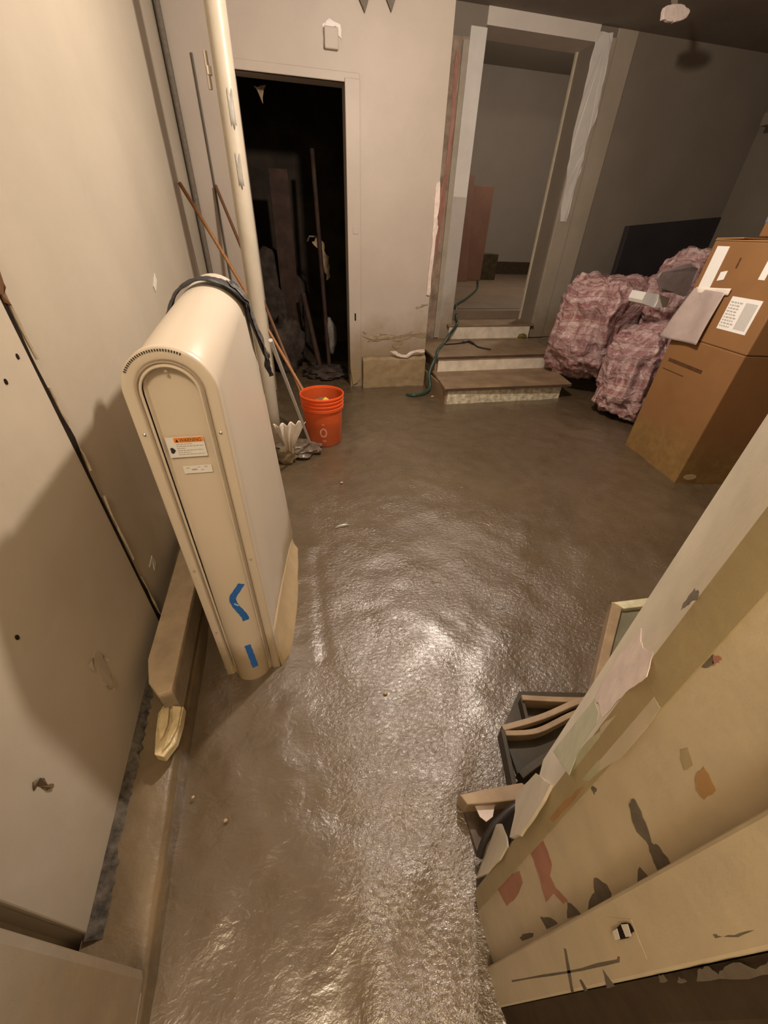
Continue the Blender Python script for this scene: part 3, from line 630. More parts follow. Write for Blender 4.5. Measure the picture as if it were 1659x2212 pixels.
    def tape(name, cl, hw, lb=None, m='blue', off=.0015):
        a = []; b = []
        pts = spline([(x, z, 0) for x, z in cl], 5)
        for i, p in enumerate(pts):
            t_ = (pts[min(i+1, len(pts)-1)]-pts[max(i-1, 0)]).normalized(); s = Vector((-t_.y, t_.x, 0))*hw*(.97+.05*math.sin(i*1.7))
            a.append(onp(p.x+s.x, p.y+s.y, off)); b.append(onp(p.x-s.x, p.y-s.y, off))
        mb = MB(); k = len(a)
        for i in range(k): mb.v += [tuple(a[i]), tuple(b[i])]
        for i in range(k-1): mb.f.append((2*i, 2*i+1, 2*i+3, 2*i+2))
        return build(name, mb, M[m], t, solid=.0006, label=lb)
    tape('blue_tape', [(.0385, .452), (.022, .43), (.006, .405), (.008, .375), (.018, .345), (.026, .318), (.027, .300)], .0098, 'bent piece of blue painter tape')
    tape('tape_crease', [(.007, .383), (.018, .371)], .0022, None, 'bluew', .0025)
    tape('blue_tape', [(.013, .185), (.0155, .15), (.018, .11), (.0205, .065)], .0098, 'straight strip of blue painter tape')
    # tape on the crown near the strap
    mb = MB()
    for i in range(5):
        a = math.radians(30-i*7)
        for d in (.685, .728): mb.v.append(tuple(P((HW+.0015)*math.cos(a), d, SP+.067+(HW+.0015)*math.sin(a))))
    for i in range(4): mb.f.append((2*i, 2*i+1, 2*i+3, 2*i+2))
    build('blue_tape', mb, M['blue'], t, solid=.001)
    # flared skirt on the right and left feet
    def sk(side):
        def f(u, v):
            d = u*.70; s = math.sin(math.pi*min(1, max(0, (u*.96+.04)))**.8)
            zt = .17*(1-u)**.6+.012; fl = .052*(s*.5+.6)*(1 if side > 0 else .35)
            if u < .06: fl *= u/.06*.7+.3
            if u > .93: fl *= max(0, (1-u)/.07)
            return P(side*(HW-.002+fl*(1-v)**1.4), d-.005, -.02+v*(zt+.02))
        return f
    build('skirt', MB().grid(sk(1), 40, 8), M['liftskirt'], t, smooth=True, solid=.003, label='mud-stained flared skirt')
    build('skirt', MB().grid(sk(-1), 40, 8), M['liftskirt'], t, smooth=True, solid=.003, label='mud-stained flared skirt')
    # rear guide rail on the right side
    for dd, uu in ((.765, HW-.02), (.80, HW-.028)):
        build('guide_rail', MB().tube([P(uu, dd, -.02), P(uu, dd, .95)], .012, 8), M['lift'], t, smooth=True)
    # strap over the crown: a separate thing lying on it
    s = thing('strap', 'black webbing strap draped over the arched top of the beige housing', 'strap', P(0, .4, SP+HW+.03))
    mb = MB(); rows = []
    ctl = []
    for a_, d in [(178, .42), (165, .45), (140, .49), (115, .515), (90, .53), (70, .545), (50, .565), (30, .60), (14, .645)]:
        r = HW+.006; ctl.append((r*math.cos(math.radians(a_)), d, SP+.110*min(1, d/.6)*.58+.002+r*math.sin(math.radians(a_))))
    ctl += [(.106, .685, 1.015), (.113, .715, .965), (.112, .745, .91), (.110, .765, .86), (.112, .775, .82)]
    wid = [.014, .018, .022, .026, .028, .031, .038, .044, .046, .040, .030, .022, .014, .006]
    cs = spline(ctl, 5); n_ = len(cs); K = n_-1; H_ = 0
    for i, c in enumerate(cs):
        t_ = i/5; j = min(int(t_), len(wid)-2); w_ = wid[j]+(wid[j+1]-wid[j])*(t_-j)
        if i == n_-1: w_ = wid[-1]
        base = P(*c); nx = P(*cs[min(i+1, K)]); pv = P(*cs[max(i-1, 0)])
        tan = (nx-pv).normalized(); rad = (uv*c[0]*(1 if c[0] > 0 else 1)+Vector((0, 0, max(0, c[2]-SP-.05)))).normalized()
        side = tan.cross(rad).normalized()
        for k in range(7):
            o = (k/6-.5)*2; lf = .0022*math.sin(k*2.3+i*.7)+.006*(1-o*o)
            rows.append(base+side*(o*w_)+rad*(lf if i < n_-12 else lf*2.2))
    mb.v = [tuple(p) for p in rows]
    for i in range(K+H_):
        for k in range(6): a_ = i*7+k; mb.f.append((a_, a_+1, a_+8, a_+7))
    build('webbing', mb, M['strap'], s, smooth=True, solid=.003)
    # creased silver-grey film on the strap's right half
    mb = MB(); sel = range(30, K-8)
    for i in sel:
        for k in (2, 3, 4, 5):
            p = Vector(rows[i*7+k]); c = P(0, .6, SP); rad = Vector((p.x-c.x, 0, p.z-c.z)).normalized()
            mb.v.append(tuple(p+rad*(.0045+.0025*random.random())))
    for i in range(len(sel)-1):
        for k in range(3): a_ = i*4+k; mb.f.append((a_, a_+1, a_+5, a_+4))
    build('film', mb, M['foil'], s, solid=.001, label='creased grey film')
    return t
lift()

# ================================================================== THINGS BY THE BACK WALL
# vertical pipe
PX, PY = -.158, 2.95
t = thing('standpipe', 'thick cream painted vertical pipe from floor to ceiling by the dark doorway', 'pipe', (PX, PY, 0))
build('pipe', MB().tube([(PX, PY, -.02), (PX+.018, PY, CE)], .050, 28), M['pipe'], t, smooth=True, ang=60)
for z, a0 in ((1.48, 4.6), (1.72, 4.7)):
    mb = MB(); mb.grid(lambda u, v: (PX+.011+.0505*math.cos(a0+u*.55), PY+.0505*math.sin(a0+u*.55), z+v*.13+.012*math.sin(u*9)), 8, 3)
    build('worn_patch', mb, M['pipechip'], t, smooth=True, solid=.001)
mb = MB().tube([(PX-.068, PY+.02, 1.86), (PX-.068, PY+.02, 1.99)], .010, 10)
mb.box((PX-.07, PY+.005, 1.91), (PX-.05, PY+.03, 1.94)); build('bracket', mb, M['pipe'], t, smooth=True)
# conduit in the corner and thin cable on the back wall
t = tag(build('corner_conduit', MB().tube([(-.535, YA-.022, .15), (-.533, YA-.022, CE)], .020, 12), M['greychip'], smooth=True), 'thick dark conduit running up the corner of left and back wall', 'conduit')
t = tag(build('wall_cable', MB().tube([(-.385, YA-.008, .2), (-.385, YA-.008, 2.2)], .007, 8), mat('grey_brown_cable', (.10, .085, .065), .6), smooth=True), 'thin dark cable running up the back wall left of the pipe', 'cable')
t = thing('junction_box', 'small cream box fixed on the wall above the dark doorway', 'junction box', (.53, YA, 2.34))
build('box_body', MB().box((.478, YA-.035, 2.29), (.572, YA, 2.39)), M['wall_back'], t, bevel=.006)
q = [(.475, YA-.004, 2.30), (.47, YA-.004, 2.40), (.52, YA-.004, 2.43), (.59, YA-.004, 2.41), (.60, YA-.004, 2.34), (.575, YA-.004, 2.36), (.56, YA-.004, 2.40), (.50, YA-.004, 2.39)]
build('torn_paint_rim', MB().plate(rag(q, .004, 3, 2), (0, -1, 0), .002), M['white'], t)
# hanging paint flakes under the ceiling
for i, p in enumerate([(.75, YA-.02, 2.50), (.93, YA-.02, 2.52)]):
    x, y, z = p
    tag(build('paint_flake', MB().plate([(x-.09, y, z+.12), (x+.08, y, z+.13), (x+.03, y, z+.03), (x+.005, y, z-.03), (x-.03, y, z+.02)], (0, -1, 0), .006), M['greychip']),
        ('larger dark pointed flake hanging at the top edge of the back wall', 'smaller dark flake at the top of the back wall, nearer the white casing')[i], 'flake')
# broomsticks
tip = Vector((-.545, 3.44, 1.515)); foot = Vector((.235, 2.755, .06))
t = tag(build('wooden_stick', MB().tube(spline([tip, (-.33, 3.28, 1.13), (-.08, 3.06, .66), foot], 6), .0115, 10), M['stick'], smooth=True), 'long orange-brown broomstick from the left wall behind the pipe into the bucket', 'stick')
t = tag(build('wooden_stick', MB().tube(spline([(-.375, YA-.03, 1.54), (-.17, 3.50, .98), (.03, 3.05, .42), (.155, 2.76, .04)], 6), .0115, 10), M['stickdark'], smooth=True), 'darker brown stick leaning from the back wall cable into the bucket', 'stick')
# aluminium tube
t = tag(build('aluminium_pole', MB().tube([(-.054, 1.66, .952), (.100, 2.615, .03), (.106, 2.645, .0)], .008, 10), M['alu'], smooth=True), 'thin shiny metal pole leaning on the lift housing with its foot by the bucket', 'pole')
# bucket
BX, BY = .215, 2.74
t = thing('bucket', 'orange plastic bucket standing in the mud before the doorway', 'bucket', (BX, BY, 0))
t.location = (BX, BY, 0)
prof = [(0, -.01), (.120, -.01), (.128, 0), (.131, .01), (.139, .20), (.143, .262), (.152, .264), (.153, .282), (.146, .285), (.146, .295), (.153, .298), (.154, .308), (.147, .311), (.147, .322), (.154, .325), (.155, .335), (.149, .338), (.150, .348), (.157, .352), (.158, .362), (.155, .366), (.148, .364), (.146, .35)]
build('pail', MB().lathe(prof, (BX, BY, 0), 56), M['bucket'], t, smooth=True, ang=50)
build('pail_inside', MB().lathe([(.147, .357), (.142, .25), (.130, .03), (0, .03)], (BX, BY, 0), 56), M['bucketin'], t, smooth=True)
# worn white print on the pail
def onb(a, z): r = .1312+(.139-.1312)*(z-.01)/.19+.0008; return Vector((BX+r*math.cos(a), BY+r*math.sin(a), z))
a0 = math.atan2(-1, -.12)
def ring(cx, cz, ra, rb, wd):
    mb = MB()
    for i in range(24):
        th = 2*math.pi*i/24
        if 7 < i < 10: pass
        for k in (0, 1): mb.v.append(tuple(onb(a0+cx+(ra-k*wd)*math.cos(th)/.135, cz+(rb-k*wd)*math.sin(th))))
    for i in range(24): j = (i+1) % 24; mb.f.append((2*i, 2*i+1, 2*j+1, 2*j))
    return mb
wm = mat('worn_white_print', (.66, .30, .20), .5, .2, 60)
build('print_mark', ring(0, .115, .026, .036, .010), wm, t)
for k, (cx, cz) in enumerate([(.06, .050), (.0, .050)]):
    build('print_mark', ring(cx, cz, .010, .008, .003), wm, t)
mb = MB()
for i in range(5):
    mb.v += [tuple(onb(a0-.06+i*.035, .175)), tuple(onb(a0-.06+i*.035, .182))]
for i in range(4): mb.f.append((2*i, 2*i+1, 2*i+3, 2*i+2))
build('print_mark', mb, wm, t)
# rag and yellow piece in the bucket
def lump(name, c, r, m, seed, parent=None, amp=.35, sub=3, fr=2.2):
    bm = bmesh.new(); bmesh.ops.create_icosphere(bm, subdivisions=sub, radius=1)
    me = bpy.data.meshes.new(name)
    for v in bm.verts:
        p = v.co.copy(); k = 1+amp*noise.fractal(p*fr+Vector((seed*7.1, seed*3.3, 0)), 1, 2, 4)
        v.co = Vector((p.x*r[0], p.y*r[1], p.z*r[2]))*k+Vector(c)
    bm.to_mesh(me); bm.free(); me.materials.append(m); me.polygons.foreach_set('use_smooth', [True]*len(me.polygons))
    o = bpy.data.objects.new(name, me); COL.objects.link(o)
    if parent: o.parent = parent; o.matrix_parent_inverse = parent.matrix_basis.inverted()
    return o
tag(lump('muddy_rag', (BX-.005, BY+.01, .235), (.10, .09, .075), M['rag'], 2), 'muddy rag bundled inside the orange bucket', 'rag')
tag(build('yellow_clip', MB().plate([(BX+.0, BY-.03, .30), (BX+.04, BY-.035, .29), (BX+.045, BY-.02, .32), (BX+.02, BY-.012, .335), (BX+.002, BY-.02, .32)], (0, -1, .5), .018), M['yellow'], bevel=.004), 'small bright yellow plastic piece on the rag in the bucket', 'clip')
# pleated white cloth
t = thing('pleated_cloth', 'white pleated cloth gathered to a point beside the lift housing', 'cloth', (-.01, 2.6, 0))
def cl(u, v):
    a = math.radians(-62+u*78); r = .03+v*.155
    return (-.045+r*math.cos(a)*1.05, 2.42-.02*v+.018*math.sin(u*26)*v, .245+r*math.sin(a)*.9+.012*math.cos(u*26)*v)
TL, TR, BT = Vector((-.13, 2.36, .300)), Vector((.070, 2.36, .315)), Vector((-.050, 2.40, .085))
def cl(u, v):
    side = u
    top = TL.lerp(TR, side); q = 1-v
    bot = BT+Vector((.05*(side-.35), 0, .07*abs(side-.35)))
    p = bot.lerp(top, q)
    w_ = .016*(.35+.65*q)
    return p+Vector((0, w_*math.sin(side*24+v*1.5), .010*q*math.cos(side*24)))
build('cloth', MB().grid(cl, 48, 20), M['ragw'], t, smooth=True, solid=.003)
tag(lump('grey_plastic_heap', (.0, 2.60, .018), (.17, .13, .03), M['greybag'], 5, None, .5, 4, 3), 'flattened muddy grey plastic on the floor at the foot of the bucket', 'plastic sheet')
tag(lump('mud_clod', (-.075, 2.45, .035), (.065, .055, .065), M['rag'], 8, None, .4), 'rounded muddy clod under the pleated cloth', 'clod')

# ---------------- closet contents
def cyl(name, a, b, r, m, lb, cat, n=14, g=None): return tag(build(name, MB().tube([a, b], r, n), m, smooth=True), lb, cat, g)
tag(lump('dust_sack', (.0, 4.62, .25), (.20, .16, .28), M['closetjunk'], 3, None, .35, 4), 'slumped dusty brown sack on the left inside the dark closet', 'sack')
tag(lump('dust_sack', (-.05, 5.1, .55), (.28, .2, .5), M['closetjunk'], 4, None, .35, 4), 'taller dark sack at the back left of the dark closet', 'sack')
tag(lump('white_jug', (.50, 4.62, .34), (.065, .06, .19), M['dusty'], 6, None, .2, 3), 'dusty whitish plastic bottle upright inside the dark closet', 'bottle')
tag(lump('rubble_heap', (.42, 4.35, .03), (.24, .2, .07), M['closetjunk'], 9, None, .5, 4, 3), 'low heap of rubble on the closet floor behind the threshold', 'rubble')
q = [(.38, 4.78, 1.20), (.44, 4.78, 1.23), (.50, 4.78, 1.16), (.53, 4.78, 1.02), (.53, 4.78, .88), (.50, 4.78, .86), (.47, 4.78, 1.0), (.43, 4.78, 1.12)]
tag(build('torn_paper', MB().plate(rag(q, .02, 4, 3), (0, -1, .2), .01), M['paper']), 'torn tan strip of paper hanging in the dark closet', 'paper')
q = [(-.02, 4.25, 2.14), (.07, 4.25, 2.15), (.035, 4.25, 2.05)]
tag(build('paper_scrap', MB().plate(rag(q, .01, 3, 3), (0, -1, 0), .006), M['paper']), 'small pale triangular scrap hanging under the closet door head', 'paper')
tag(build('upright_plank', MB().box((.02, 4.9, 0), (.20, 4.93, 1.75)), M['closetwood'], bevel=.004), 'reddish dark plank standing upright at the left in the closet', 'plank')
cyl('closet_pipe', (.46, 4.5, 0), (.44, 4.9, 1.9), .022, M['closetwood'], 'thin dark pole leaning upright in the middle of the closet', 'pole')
cyl('short_board', (.36, 4.42, 0), (.24, 4.7, .75), .028, M['closetwood'], 'short round brown post leaning low in the closet', 'post')
mb = MB().tube([(.34, 4.9, 1.20), (.36, 4.88, 1.24), (.46, 4.86, 1.24), (.48, 4.88, 1.20)], .008, 8)
tag(build('closet_hook', mb, M['dusty'], smooth=True), 'faint grey bent handle hanging in the closet', 'handle')

# ================================================================== STEPS
st = thing('stairs', 'three muddy wooden steps with pale risers leading up to the opening', 'stairs', (2.0, 3.6, 0))
def stepside(x, y0, y1, z): return MB().box((x-.02, y0, -.02), (x, y1, z))
build('riser', MB().box((1.43, 3.318, -.02), (2.64, 3.34, .128)), M['riser1'], st, bevel=.003)
build('tread', MB().prism([(1.39, 3.30, .130), (2.70, 3.265, .130), (2.83, 3.84, .130), (1.45, 3.84, .130)], [(1.39, 3.30, .158), (2.70, 3.265, .158), (2.83, 3.84, .158), (1.45, 3.84, .158)]), M['steptread'], st, bevel=.004)
build('nosing', MB().prism([(1.392, 3.296, .128), (2.698, 3.261, .128), (2.698, 3.267, .128), (1.392, 3.302, .128)], [(1.392, 3.296, .150), (2.698, 3.261, .150), (2.698, 3.267, .150), (1.392, 3.302, .150)]), M['nosing'], st)
build('side_board', MB().box((1.41, 3.33, -.02), (1.43, 4.5, .130)), M['steptread'], st)
build('side_board', MB().box((2.64, 3.36, -.02), (2.66, 3.8, .118)), M['steptread'], st)
build('riser', MB().box((1.49, 3.80, .15), (2.79, 3.82, .284)), M['riser'], st, bevel=.003)
build('nosing', MB().box((1.44, 3.778, .284), (2.84, 3.786, .308)), M['nosing'], st, bevel=.003)
build('tread', MB().box((1.44, 3.784, .284), (2.88, YB-.035, .31)), M['steptread'], st, bevel=.004)
build('side_board', MB().box((1.47, 3.83, .10), (1.49, 4.5, .272)), M['steptread'], st)
build('side_board', MB().box((2.80, 3.83, .0), (2.82, 4.5, .272)), M['steptread'], st)
build('threshold_riser', MB().box((1.86, 4.52, .305), (2.90, 4.54, .442)), M['riser'], d2, bevel=.003)
build('threshold', MB().box((1.84, 4.51, .442), (2.94, 5.03, .462)), M['steptread'], d2, bevel=.003)
tag(build('green_hose', MB().tube(spline([(3.9, 8.3, .57), (3.3, 7.0, .565), (2.65, 5.9, .563), (2.25, 5.3, .565), (2.12, 5.02, .565), (2.05, 4.8, .478), (1.95, 4.52, .47), (1.83, 4.42, .38), (1.70, 4.25, .325), (1.55, 4.0, .325), (1.46, 3.80, .318), (1.375, 3.72, .17), (1.375, 3.66, .06), (1.30, 3.6, .016), (1.18, 3.56, .012), (1.12, 3.62, .0)], 8), .015, 10), M['hose'], smooth=True), 'dark green hose running down over the steps and into the mud', 'hose')
cd = [(1.722,4.242,0.318),(1.86,4.272,0.318),(1.958,4.308,0.318),(2.042,4.345,0.318),(2.057,4.212,0.318),(2.055,4.085,0.318),(2.14,3.976,0.318)]
tag(build('crumpled_wire', MB().tube(spline(cd, 6), [.008]*12+[.017]*12+[.008]*13, 8), M['cord'], smooth=True), 'short black crumpled wire lying on the second tread', 'wire')
tag(lump('moss_tuft', (2.81, 4.50, .33), (.05, .04, .03), mat('yellow_moss', (.22, .18, .03), .8, .3), 4), 'small yellow-green tuft at the foot of the right casing on the step', 'moss')
# far room things
tag(build('tall_cabinet', MB().box((3.25, 8.4, .55), (4.0, 8.8, 2.02)), M['cab'], bevel=.01), 'tall reddish-brown cabinet standing in the far room beyond the steps', 'cabinet')
tag(build('leaning_board', MB().prism([(3.0, 8.2, .55), (3.62, 8.2, .55), (3.62, 8.23, .55), (3.0, 8.23, .55)], [(3.05, 8.33, 2.2), (3.56, 8.33, 2.14), (3.56, 8.36, 2.14), (3.05, 8.36, 2.2)]), M['cab'], bevel=.006), 'brown board leaning on the front of the far cabinet', 'board')
tag(build('small_box', MB().box((4.03, 8.6, .55), (4.42, 8.95, 1.0)), M['crate'], bevel=.01), 'small dark box on the floor right of the far cabinet', 'box')

# ================================================================== BAGS AND BOXES
def bag(name, c, r, seed, lb, rot=0, m='plaid', amp=.22, floor=None):
    bm = bmesh.new(); bmesh.ops.create_icosphere(bm, subdivisions=6, radius=1)
    me = bpy.data.meshes.new(name)
    for v in bm.verts:
        p = v.co.copy()
        # squarish sack
        q = Vector([math.copysign(abs(a)**.72, a) for a in p])
        fold = 1-abs(noise.noise(p*2.1+Vector((seed*5.3, 0, seed))))*1.0
        fold2 = 1-abs(noise.noise(p*5+Vector((0, seed*3.7, 0))))*1.0
        k = 1+amp*(noise.noise(p*1.3+Vector((seed, seed*2, 0))))+.30*(fold-.75)+.13*(fold2-.75)+.02*noise.fractal(p*12+Vector((seed, 0, 0)), 1, 2, 3)
        q = q*k*.9
        v.co = Vector((q.x*r[0], q.y*r[1], q.z*r[2]))
        if floor is not None: v.co.z = max(v.co.z, floor-c[2])
    bm.to_mesh(me); bm.free(); me.materials.append(M[m]); me.polygons.foreach_set('use_smooth', [True]*len(me.polygons))
    o = bpy.data.objects.new(name, me); COL.objects.link(o); o.location = c; o.rotation_euler = (0, 0, rot)
    tag(o, lb, 'bag', 'plaid laundry bags in the right corner'); return o
bag('laundry_bag', (3.02, 3.55, .62), (.44, .36, .50), 1.3, 'large pink plaid laundry bag nearest the steps, rounded and full', .3)
bag('laundry_bag', (3.50, 3.1, .92), (.36, .30, .40), 4.1, 'mauve plaid laundry bag highest in the heap, before the dark panel', -.3)
bag('laundry_bag', (3.02, 2.86, .36), (.36, .30, .42), 7.7, 'lower crumpled pink plaid bag between the first bag and the cardboard box', .5, floor=-.01)
q = [(2.676,2.88,1.089),(2.687,2.88,1.13),(2.91,2.88,1.187),(2.99,2.88,1.161),(3.007,2.88,1.144),(3.013,2.88,0.9843),(2.946,2.88,0.984),(2.753,2.88,1.002)]
bag2 = bpy.data.objects['laundry_bag.001']; bpy.context.view_layer.update()
sp_ = build('side_panel', MB().plate(rag([(x+.02, y-.14, z) for x, y, z in q], .01, 3, 4), (0, -1, .1), .02), M['plaidgrey'], bevel=.004, label='plain grey panel of the bag')
sp_.parent = bag2; sp_.matrix_parent_inverse = bag2.matrix_world.inverted()
q = [(2.736,2.84,0.9403),(2.747,2.84,0.9924),(2.871,2.84,0.9789),(2.884,2.84,0.9309),(2.868,2.84,0.8869),(2.748,2.84,0.9163)]
lb_ = tag(build('white_carton', MB().plate([(x, y+.14, z) for x, y, z in q], (0, -1, 0), .148), M['labelw']), 'small white carton tucked between the two upper plaid bags', 'carton')
q = [(2.862,2.83,0.9781),(2.981,2.83,0.9536),(2.985,2.83,0.8881),(2.869,2.83,0.8883),(2.877,2.83,0.9322)]
build('carton_flap', MB().plate(q, (0, -1, .1), .008), M['white'], lb_)
# dark panel behind
tag(build('dark_panel', MB().prism([(3.30, 3.88, .9), (4.22, 3.80, .9), (4.24, 3.88, .9), (3.32, 3.96, .9)], [(3.30, 3.90, 1.42), (4.25, 3.82, 1.52), (4.26, 3.90, 1.52), (3.32, 3.98, 1.42)]), mat('near_black_panel', (.018, .015, .018), .5, .2), bevel=.006), 'near-black flat screen-like panel standing behind the plaid bags', 'panel')
tag(build('box_crate', MB().box((3.36, 3.70, -.01), (4.2, 4.25, .9)), M['crate']), 'dark crate behind the bags carrying the black panel', 'crate')

# cardboard boxes
def box(name, plan, z0, z1, lb, wall=.008, m='cardboard', sh=(0, 0)):
    t = thing(name, lb, 'box', (sum(p[0] for p in plan)/4, sum(p[1] for p in plan)/4, z0))
    build('carton', MB().prism([(x, y, z0) for x, y in plan], [(x+sh[0], y+sh[1], z1) for x, y in plan]), M[m], t, bevel=.006)
    return t
c1, c2, c3, c4 = (2.545, 2.27), (2.46, 1.70), (3.06, 1.56), (3.16, 2.15)
lo = box('cardboard_box', [c1, c2, c3, c4], -.01, .815, 'tall brown cardboard box at the bottom with a dark tape slash, standing in the mud')
u1, u2, u3, u4 = (2.545, 2.285), (2.462, 1.698), (3.06, 1.56), (3.155, 2.17)
up = box('cardboard_box', [u1, u2, u3, u4], .817, 1.325, 'upper brown cardboard box with white labels stacked on the tall one', sh=(.08, .05))
up_ref = [up]
# everything on the left faces: position by the face plane
def face(pa, pb):
    a, b = Vector((*pa, 0)), Vector((*pb, 0)); d = (b-a).normalized(); n = Vector((-d.y, d.x, 0)) ; n = n if n.x < 0 else -n
    return a, d, n
def onface(fc, s0, z0, s1, z1, name, m, par, th=.002, skew=0, lb=None, off=0):
    a, d, n = fc
    ln = (lambda z: Vector((.08, .05, 0))*((z-.817)/.508)) if par is up_ref[0] else (lambda z: Vector((0, 0, 0)))
    pts = [a+d*s0+Vector((0, 0, z0))+n*off+ln(z0), a+d*s1+Vector((0, 0, z0+skew))+n*off+ln(z0), a+d*s1+Vector((0, 0, z1+skew))+n*off+ln(z1), a+d*s0+Vector((0, 0, z1))+n*off+ln(z1)]
    return build(name, MB().plate(pts, n, th), m, par, label=lb)
fl_ = face(c1, c2); fu = face(u1, u2)
onface(fl_, .06, .655, .36, .675, 'dark_tape', M['tapebrown'], lo, skew=.0)
onface(fl_, .04, .60, .24, .606, 'crease', M['tapebrown'], lo, th=.0008)
onface(fu, .04, 1.05, .13, 1.30, 'white_label', M['labelw'], up, lb='tall white label at the left edge')
onface(fu, .155, 1.13, .20, 1.175, 'white_label', M['labelw'], up, skew=.01)
onface(fu, .42, 1.16, .46, 1.25, 'white_label', M['labelw'], up)
onface(fu, .24, 1.20, .25, 1.25, 'crease', M['tapebrown'], up)
lbx = onface(fu, .32, .905, .52, 1.07, 'shipping_label', M['labelw'], up, lb='white shipping label with smudged print')
mb = MB(); a, d, n = fu; rn = random.Random(4)
for r in range(9):
    s = .33
    while s < .40:
        l = rn.uniform(.006, .02); z = .92+r*.015; mb.plate([a+d*s+n*.002+Vector((0, 0, z)), a+d*(s+l)+n*.002+Vector((0, 0, z)), a+d*(s+l)+n*.002+Vector((0, 0, z+.007)), a+d*s+n*.002+Vector((0, 0, z+.007))], n, .0008); s += l+.006
for r in range(11):
    s = .43+r*.007; mb.plate([a+d*s+n*.002+Vector((0, 0, .92)), a+d*(s+.004)+n*.002+Vector((0, 0, .92)), a+d*(s+.004)+n*.002+Vector((0, 0, 1.05)), a+d*s+n*.002+Vector((0, 0, 1.05))], n, .0008)
mb.v = [(x+.08*(z-.817)/.508, y+.05*(z-.817)/.508, z) for x, y, z in mb.v]
o = build('print_marks', mb, M['greyink'], lbx); o['kind'] = 'stuff'
fr = face(c2, c3); a, d, n = fr; n = Vector((-.227, -.974, 0))
build('white_sticker', MB().plate([a+d*(.08+.045*math.cos(k*.785))+Vector((0, 0, .045+.022*math.sin(k*.785)))+n*.002 for k in range(8)], n, .001), M['ragw'], lo)
# open flaps on the upper box
FS = Vector((.08, .05, 0))
flap1 = build('flap', MB().prism([(2.55, 2.285, 1.334), (3.14, 2.20, 1.334), (3.12, 2.02, 1.339), (2.53, 2.10, 1.339)], [(2.55, 2.285, 1.340), (3.14, 2.20, 1.340), (3.12, 2.02, 1.345), (2.53, 2.10, 1.345)]), M['cardboard2'], up)
flap2 = build('flap', MB().prism([(2.55, 2.29, 1.328), (2.47, 1.70, 1.328), (2.60, 1.69, 1.332), (2.68, 2.27, 1.332)], [(2.55, 2.29, 1.333), (2.47, 1.70, 1.333), (2.60, 1.69, 1.337), (2.68, 2.27, 1.337)]), M['cardboard2'], up)
for f_ in (flap1, flap2): f_.location = f_.location+FS
b3 = box('cardboard_box', [(2.82, 2.24), (2.78, 1.92), (3.10, 1.86), (3.16, 2.18)], 1.352, 1.62, 'small orange-brown box on top of the stack at the picture edge')
onface(face((2.82, 2.24), (2.78, 1.92)), .0, 1.42, .05, 1.5, 'blue_sticker', mat('slate_blue', (.12, .17, .24), .5), b3)
# lavender plastic sheet hanging over the box front
sh = thing('plastic_sheet', 'lavender-grey translucent plastic sheet hanging on the stacked boxes', 'plastic sheet', (2.5, 2.1, 1.0))
a, d, n = fu
def shf(u, v):
    s = .03+u*.24-.10*(1-v)*(1-u); z = 1.08-(1-v)*.30+.02*u*(1-v)
    return a+d*s+Vector((.08, .05, 0))*((z-.817)/.508)+Vector((0, 0, z))+n*(.014+.006*math.sin(u*7+v*3)+.012*(1-v))
build('sheet', MB().grid(shf, 24, 20), M['lav'], sh, smooth=True, solid=.002)
build('sheet_fold', MB().grid(lambda u, v: a+Vector((.052, .01, 0))+d*(.02+u*.26)+Vector((0, 0, 1.085-.035*v+.02*u))+n*(.020+.006*math.sin(u*9)), 20, 3), M['ragw'], sh, smooth=True, solid=.002)
# shelf edge at the upper right
sf = thing('wall_shelf', 'short dim shelf fixed high on the right wall at the picture edge', 'shelf', (4.95, 3.8, 2.3))
build('shelf_board', MB().box((4.8, 3.2, 2.26), (5.1, 4.35, 2.36)), M['wall_dim'], sf, bevel=.01)
build('shelf_bracket', MB().box((4.95, 3.5, 2.18), (5.1, 4.2, 2.26)), M['darkgap'], sf)
cf = thing('ceiling_patch', 'torn pinkish-white patch of plaster hanging from the dark ceiling at the upper right', 'plaster patch', (2.4, 3.0, 2.4))
q = [(2.737,3.55,2.527),(2.729,3.55,2.582),(2.784,3.55,2.599),(2.876,3.55,2.604),(2.933,3.55,2.586),(2.922,3.55,2.553),(2.851,3.55,2.53),(2.808,3.55,2.524)]
build('torn_plaster', MB().plate(rag(q, .004, 3, 3), (0, 1, 0), .03), M['pinkw'], cf, bevel=.006)
q = [(2.777,3.55,2.61),(2.795,3.55,2.592),(2.824,3.55,2.595),(2.82,3.55,2.615),(2.787,3.55,2.663),(2.752,3.55,2.659)]
build('hanging_strip', MB().plate([(x, y+.01, z) for x, y, z in q], (0, 1, 0), .01), M['ceil'], cf)

# ================================================================== DEBRIS BEHIND THE JAMB
# leaning painted board with a pale edge
t = thing('painted_board', 'grey-green painted board with cream chipped edge lying tilted behind the doorpost', 'board', (1.1, .7, 0))
bp = [(.905, .50, .02), (1.235, .82, .02), (1.50, .80, .02), (1.45, .42, .02)]
bt = [(.905, .50, .05), (1.235, .82, .05), (1.50, .80, .05), (1.45, .42, .05)]
build('board_face', MB().prism(bp, bt), M['board'], t)
build('pale_edge', MB().prism([(1.225, .832, -.01), (1.255, .795, -.01), (1.50, .775, -.01), (1.51, .815, -.01)], [(1.225, .832, .07), (1.255, .79, .07), (1.50, .775, .07), (1.51, .815, .07)]), M['boardedge'], t, bevel=.004)
build('side_edge', MB().prism([(.885, .505, -.01), (1.235, .835, -.01), (1.255, .80, -.01), (.905, .485, -.01)], [(.885, .505, .06), (1.235, .835, .07), (1.255, .80, .07), (.905, .485, .06)]), M['woodedge'], t, bevel=.004)
